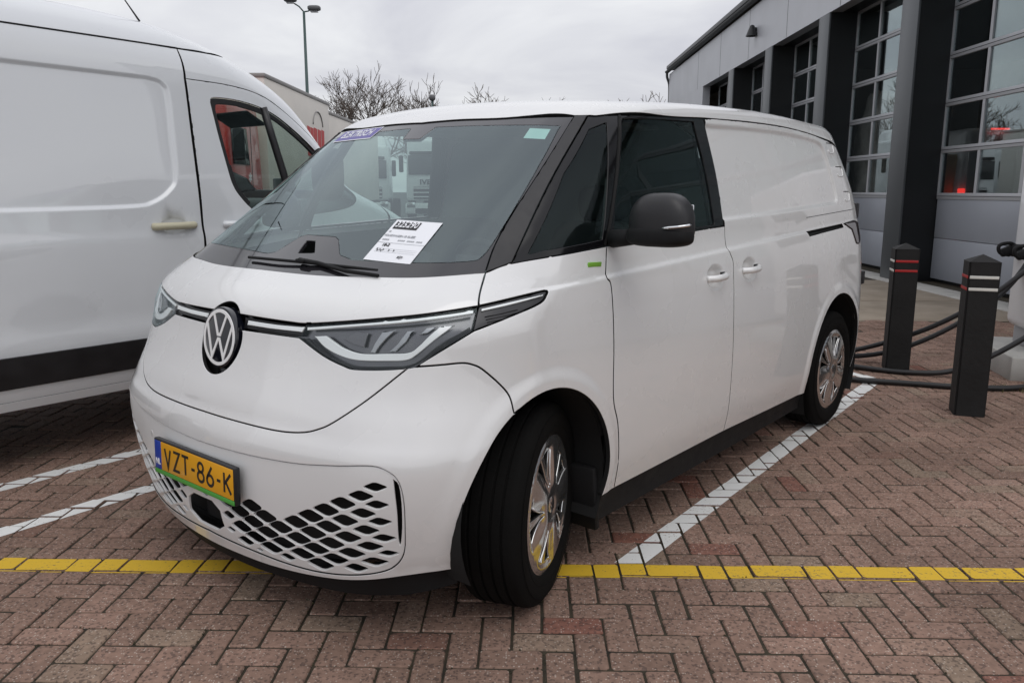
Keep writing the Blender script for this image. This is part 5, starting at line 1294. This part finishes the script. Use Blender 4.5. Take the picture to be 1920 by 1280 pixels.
for zz, yy in ((.98, -.20), (.98, .14)):
    box('cable_holder', (.10, .10, .10), (-.475, yy, zz), PLAST, ch, bev=.02)
    tube('connector_grip', spline([(-.47, yy, zz + .03), (-.53, yy - .02, zz + .06), (-.61, yy - .03, zz + .04), (-.60, yy - .03, zz - .02), (-.52, yy - .01, zz - .04)], 4), .015, PLAST, ch, 10)
    box('connector', (.14, .06, .07), (-.53, yy - .01, zz + .0), PLAST, ch, bev=.02, rot=(0, -.45, 0))
CAB = mat('cable_black', (.012, .012, .013), .5)
def cable(name, pts, lab): 
    o = tube(name, spline(pts, 8), .021, CAB, None, 10); return tag(o, lab, 'cable', 'black charging cables')
cable('charging_cable', [(2.35, 7.35, .03), (2.72, 7.05, .035), (3.05, 6.86, .13), (3.45, 6.62, .34), (3.80, 6.42, .62), (4.05, 6.32, .88), (4.12, 6.33, .96)], 'black charging cable rising to the upper connector of the cabinet')
cable('charging_cable', [(2.45, 7.25, .03), (2.86, 6.98, .03), (3.25, 6.84, .10), (3.62, 6.70, .30), (3.98, 6.60, .60), (4.18, 6.60, .85), (4.2, 6.62, .94)], 'black charging cable passing behind the red banded bollard')
cable('charging_cable', [(2.30, 7.05, .025), (2.80, 6.62, .025), (3.20, 6.36, .025), (3.55, 6.28, .07), (3.95, 6.18, .32), (4.30, 6.10, .66), (4.55, 6.18, .9)], 'black charging cable sagging to the paving in a long curve')
cable('charging_cable', [(2.0, 6.55, .025), (2.55, 6.16, .025), (3.02, 5.98, .025), (3.42, 5.86, .025), (3.85, 5.86, .035), (4.4, 6.02, .16), (4.6, 6.20, .32)], 'black charging cable lying flat on the bricks past the white line')

# ================================================================== FAR YARD
WHT = mat('truck_white', (.72, .73, .73), .4, coat=.5, noise=.03); TREDP = mat('truck_red', (.50, .030, .020), .38, coat=.7)
DKG = mat('far_dark_glass', (.02, .024, .026), .08)
BOXW = mat('box_body_cream', (.76, .72, .66), .6, noise=.06, nscale=1.2)
# red rigid truck with a pale box body, parked nose towards the yard
rt = thing('red_truck', 'red cab truck with a long pale box body behind the delivery van', 'truck', (-6.78, 17.35, 0), R(-.6))
box('cab', (2.5, 2.2, 2.5), (0, 0, 1.95), TREDP, rt, bev=.14, seg=3, taper=(.95, .93))
box('side_window', (.03, .95, .75), (1.215, -.35, 2.35), DKG, rt, bev=.05, rot=(0, -.05, 0)); box('door_step', (.05, .9, .5), (1.25, -.3, .85), PLAST, rt, bev=.03)
box('mirror', (.22, .12, .62), (1.42, -1.0, 2.35), PLAST, rt, bev=.05); box('windscreen', (2.1, .03, .95), (0, -1.10, 2.40), DKG, rt, bev=.05)
box('door_seam', (.01, .012, 1.9), (1.243, .25, 1.85), SHELL, rt, bev=0)
strokes('cab_star', [[(.10 * math.cos(a), .10 * math.sin(a)), (-.10 * math.cos(a), -.10 * math.sin(a))] for a in (math.pi / 2, math.pi / 2 + 1.047, math.pi / 2 + 2.094)], .035, WHITE, rt, frame((1.258, .05, 1.72), (0, 1, 0), (0, 0, 1)), h=.004, z0=0)
box('box_body', (2.5, 6.1, 2.85), (0, 4.45, 2.58), BOXW, rt, bev=.03); box('roof_rail', (2.54, 6.14, .10), (0, 4.45, 3.97), mat('box_rail', (.30, .29, .28), .5, metal=.4), rt, bev=.02)
box('box_base_rail', (2.54, 6.14, .14), (0, 4.45, 1.18), mat('box_rail', (.3, .29, .28), .5), rt, bev=.02)
for q, (yy, ww) in enumerate(((5.05, .28), (5.40, .30), (5.78, .34), (6.22, .36), (6.62, .30))): box('red_print', (.006, ww, .78 - .03 * (q % 2)), (1.257, yy, 2.76), mat('red_print', (.55, .03, .03), .5), rt, bev=0, rot=(-.06, 0, 0))
tube('box_emblem', [(1.258, 6.1 + .55 * math.cos(a), 3.2 + .42 * math.sin(a)) for a in np.linspace(.1, math.pi - .1, 20)], .02, mat('box_rail', (.3, .29, .28), .5), rt, 6)
for yy in (-.2, 5.2, 6.5):
    for xx_ in (1.1, -1.1): lathe('wheel', [(.0, .0), (.30, .02), (.5, .16), (.52, -.16), (.3, -.16)], RUBBER, rt, seg=28, axis='Y').data.transform(Matrix.Translation((xx_, yy, .52)) @ Matrix.Rotation(-math.pi / 2 if xx_ > 0 else math.pi / 2, 4, 'Z'))
b2 = thing('box_trailer', 'pale box trailer standing behind the red truck body', 'trailer', (-6.9, 29, 0), R(-1))
box('body', (2.55, 10.5, 2.75), (0, 0, 2.45), BOXW, b2, bev=.03); box('edge_rail', (2.6, 10.55, .10), (0, 0, 3.82), MATS['box_rail'], b2, bev=.02); box('door_bar', (.06, .06, 2.4), (1.1, -5.28, 2.4), MATS['box_rail'], b2, bev=.01)
box('hinge_plate', (.06, .14, .5), (1.29, -4.9, 3.1), PLAST, b2, bev=.01); box('landing_leg', (.2, .2, 1.1), (.9, -3, .55), PLAST, b2, bev=.02); box('landing_leg', (.2, .2, 1.1), (-.9, -3, .55), PLAST, b2, bev=.02)
def lorry(loc, rz, lab, h=3.6, name=None):
    t = thing('lorry', lab, 'lorry', loc, rz, 'white lorries parked in the far yard')
    box('cab', (2.45, 2.1, h - 1.0), (0, 1.05, 1.0 + (h - 1.0) / 2), WHT, t, bev=.16, seg=3, taper=(.94, .92))
    box('roof_deflector', (2.1, 1.2, .6), (0, 1.4, h + .2), WHT, t, bev=.18, seg=3, taper=(.85, .6)); box('sun_visor', (2.0, .2, .14), (0, -.06, h - .62), PLAST, t, bev=.04)
    box('windscreen', (2.16, .04, .86), (0, -.0, h - 1.15), DKG, t, bev=.05); box('grille', (1.7, .06, .55), (0, -.02, 1.35), PLAST, t, bev=.04)
    for k in range(3): box('grille_slat', (1.75, .04, .05), (0, -.06, 1.18 + k * .19), WHT, t, bev=.01)
    box('bumper', (2.45, .3, .5), (0, -.05, .65), WHT, t, bev=.08); box('lower_intake', (1.5, .05, .22), (0, -.21, .55), PLAST, t, bev=.03)
    for sx_ in (-1, 1):
        box('headlamp', (.38, .06, .24), (sx_ * .95, -.2, .82), CHROME, t, bev=.04); box('mirror', (.2, .14, .75), (sx_ * 1.42, .1, h - 1.1), PLAST, t, bev=.05)
        for yy in (.9, 5.5, 6.8): lathe('wheel', [(.0, .0), (.30, .02), (.5, .14), (.52, -.14), (.3, -.14)], RUBBER, t, seg=24).data.transform(Matrix.Translation((sx_ * 1.1, yy, .52)) @ Matrix.Rotation(-math.pi / 2 if sx_ > 0 else math.pi / 2, 4, 'Z'))
    box('chassis', (.9, 6.5, .3), (0, 4.2, .8), SHELL, t, bev=.02)
    if name: text('cab_lettering', name, .30, INK, t, frame((0, -.055, 1.83), (1, 0, 0), (0, 0, 1)), sx=1.3, bold=.012)
    return t
lorry((-3.65, 37.5, 0), R(-3), 'white lorry cab with dark visor and IVECO lettering on its grille', 3.75, 'IVECO')
lorry((-7.1, 39.5, 0), R(4), 'white lorry cab parked beside the lettered lorry', 3.6)
lorry((-10.6, 40.5, 0), R(2), 'white lorry cab at the end of the row', 3.5)
# lamp posts
def lamp_post(loc, h, lab):
    t = thing('lamp_post', lab, 'lamp post', loc, 0, 'yard lamp posts')
    POLE = mat('pole_green_grey', (.055, .095, .09), .5)
    tube('pole', [(0, 0, 0), (0, 0, h * .5), (0, 0, h)], [.085, .065, .045], POLE, t, 12)
    for sx_, rz_, up in ((-1, .35, .50), (1, .0, .02)):
        tube('arm', [(0, 0, h - .02), (sx_ * .16, 0, h + .16 * up * 2), (sx_ * .30, -.1, h + .40 * up + .04)], .025, POLE, t, 8)
        blob('lamp_head', (sx_ * .42, -.2, h + .62 * up + .05), (.23, .17, .09), .6, mat('lamp_head_grey', (.12, .12, .125), .45), t, n=10, k=16)
        box('lamp_glass', (.26, .17, .03), (sx_ * .42, -.2, h + .62 * up - .07), mat('lamp_glass_grey', (.45, .46, .47), .2), t, bev=.01)
    return t
lamp_post((-7.47, 30.6, 0), 7.75, 'slim green lamp post with two flat lamp heads')
lp2 = thing('yard_mast', 'thin short mast with a round head beyond the roof', 'mast', (-5.35, 56, 0))
tube('pole', [(0, 0, 0), (0, 0, 7.4)], .07, MATS['pole_green_grey'], lp2, 8); blob('mast_head', (0, 0, 7.55), (.22, .22, .2), .7, MATS['lamp_head_grey'], lp2, n=8, k=12)
# bare trees
BARK = mat('bare_bark', (.12, .095, .078), .9, noise=.3, nscale=3)
def bare_tree(loc, h, spread, seed, lab, depth=6, twig=.012, cat='tree', name='bare_tree'):
    rnd = random.Random(seed); t = thing(name, lab, cat, loc, rnd.uniform(0, 6), 'bare winter trees')
    TV, TF, BV, BF = [], [], [], []
    def add(V, F, v, f): n = len(V); F += [tuple(i + n for i in q) for q in f]; V += v
    def grow(p, d, L, r, lev):
        pts = [p]; q = p; dd = d
        for k in range(3):
            dd = (dd + Vector((rnd.gauss(0, .16), rnd.gauss(0, .16), rnd.gauss(.03, .08)))).normalized(); q = q + dd * L / 3; pts.append(q)
        v, f = tube_geo(pts, [r, r * .88, r * .76, r * .64], 7 if lev < 2 else (5 if lev < 4 else 3))
        add(TV, TF, v, f) if lev == 0 else add(BV, BF, v, f)
        if lev >= depth: return
        n = rnd.choice((2, 3, 3)) if lev else 5
        for k in range(n):
            s = pts[rnd.choice((1, 2, 3, 3)) if lev else rnd.choice((2, 3, 3))]
            az = rnd.uniform(0, 6.283); an = rnd.uniform(.35, .85) * spread
            ax = dd.cross(Vector((math.cos(az), math.sin(az), .2))).normalized()
            nd = (Matrix.Rotation(an, 3, ax) @ dd + Vector((0, 0, .10))).normalized()
            grow(s, nd, L * rnd.uniform(.66, .86), max(r * rnd.uniform(.48, .66), twig), lev + 1)
    grow(Vector((0, 0, 0)), Vector((0, 0, 1)), h * .27, h * .022, 0)
    mk('trunk', TV, TF, BARK, t); mk('crown', BV, BF, BARK, t)
    return t
bare_tree((-8.3, 46.5, 0), 9.7, 1.0, 31, 'large spreading bare tree standing beyond the white van roof', 7, .0125)
bare_tree((-13.2, 50, 0), 8.0, 1.0, 8, 'smaller bare tree behind the box truck', 6, .016)
for k, (x, y, h, lab) in enumerate([(-6.2, 74, 10.0, 'low bare tree beside the thin mast'), (-2.6, 80, 10.6, 'distant bare tree right of the thin mast'), (.8, 84, 10.8, 'faint distant bare tree above the middle of the van roof'),
                                    (9.6, 62, 7.9, 'bare tree beside the corner of the workshop'), (11.0, 66, 7.6, 'small bare tree touching the workshop corner'), (-15, 60, 8.5, 'distant bare tree behind the lamp post')]):
    bare_tree((x, y, 0), h * 1.22, 1.0, 20 + k, lab, 6, .024)
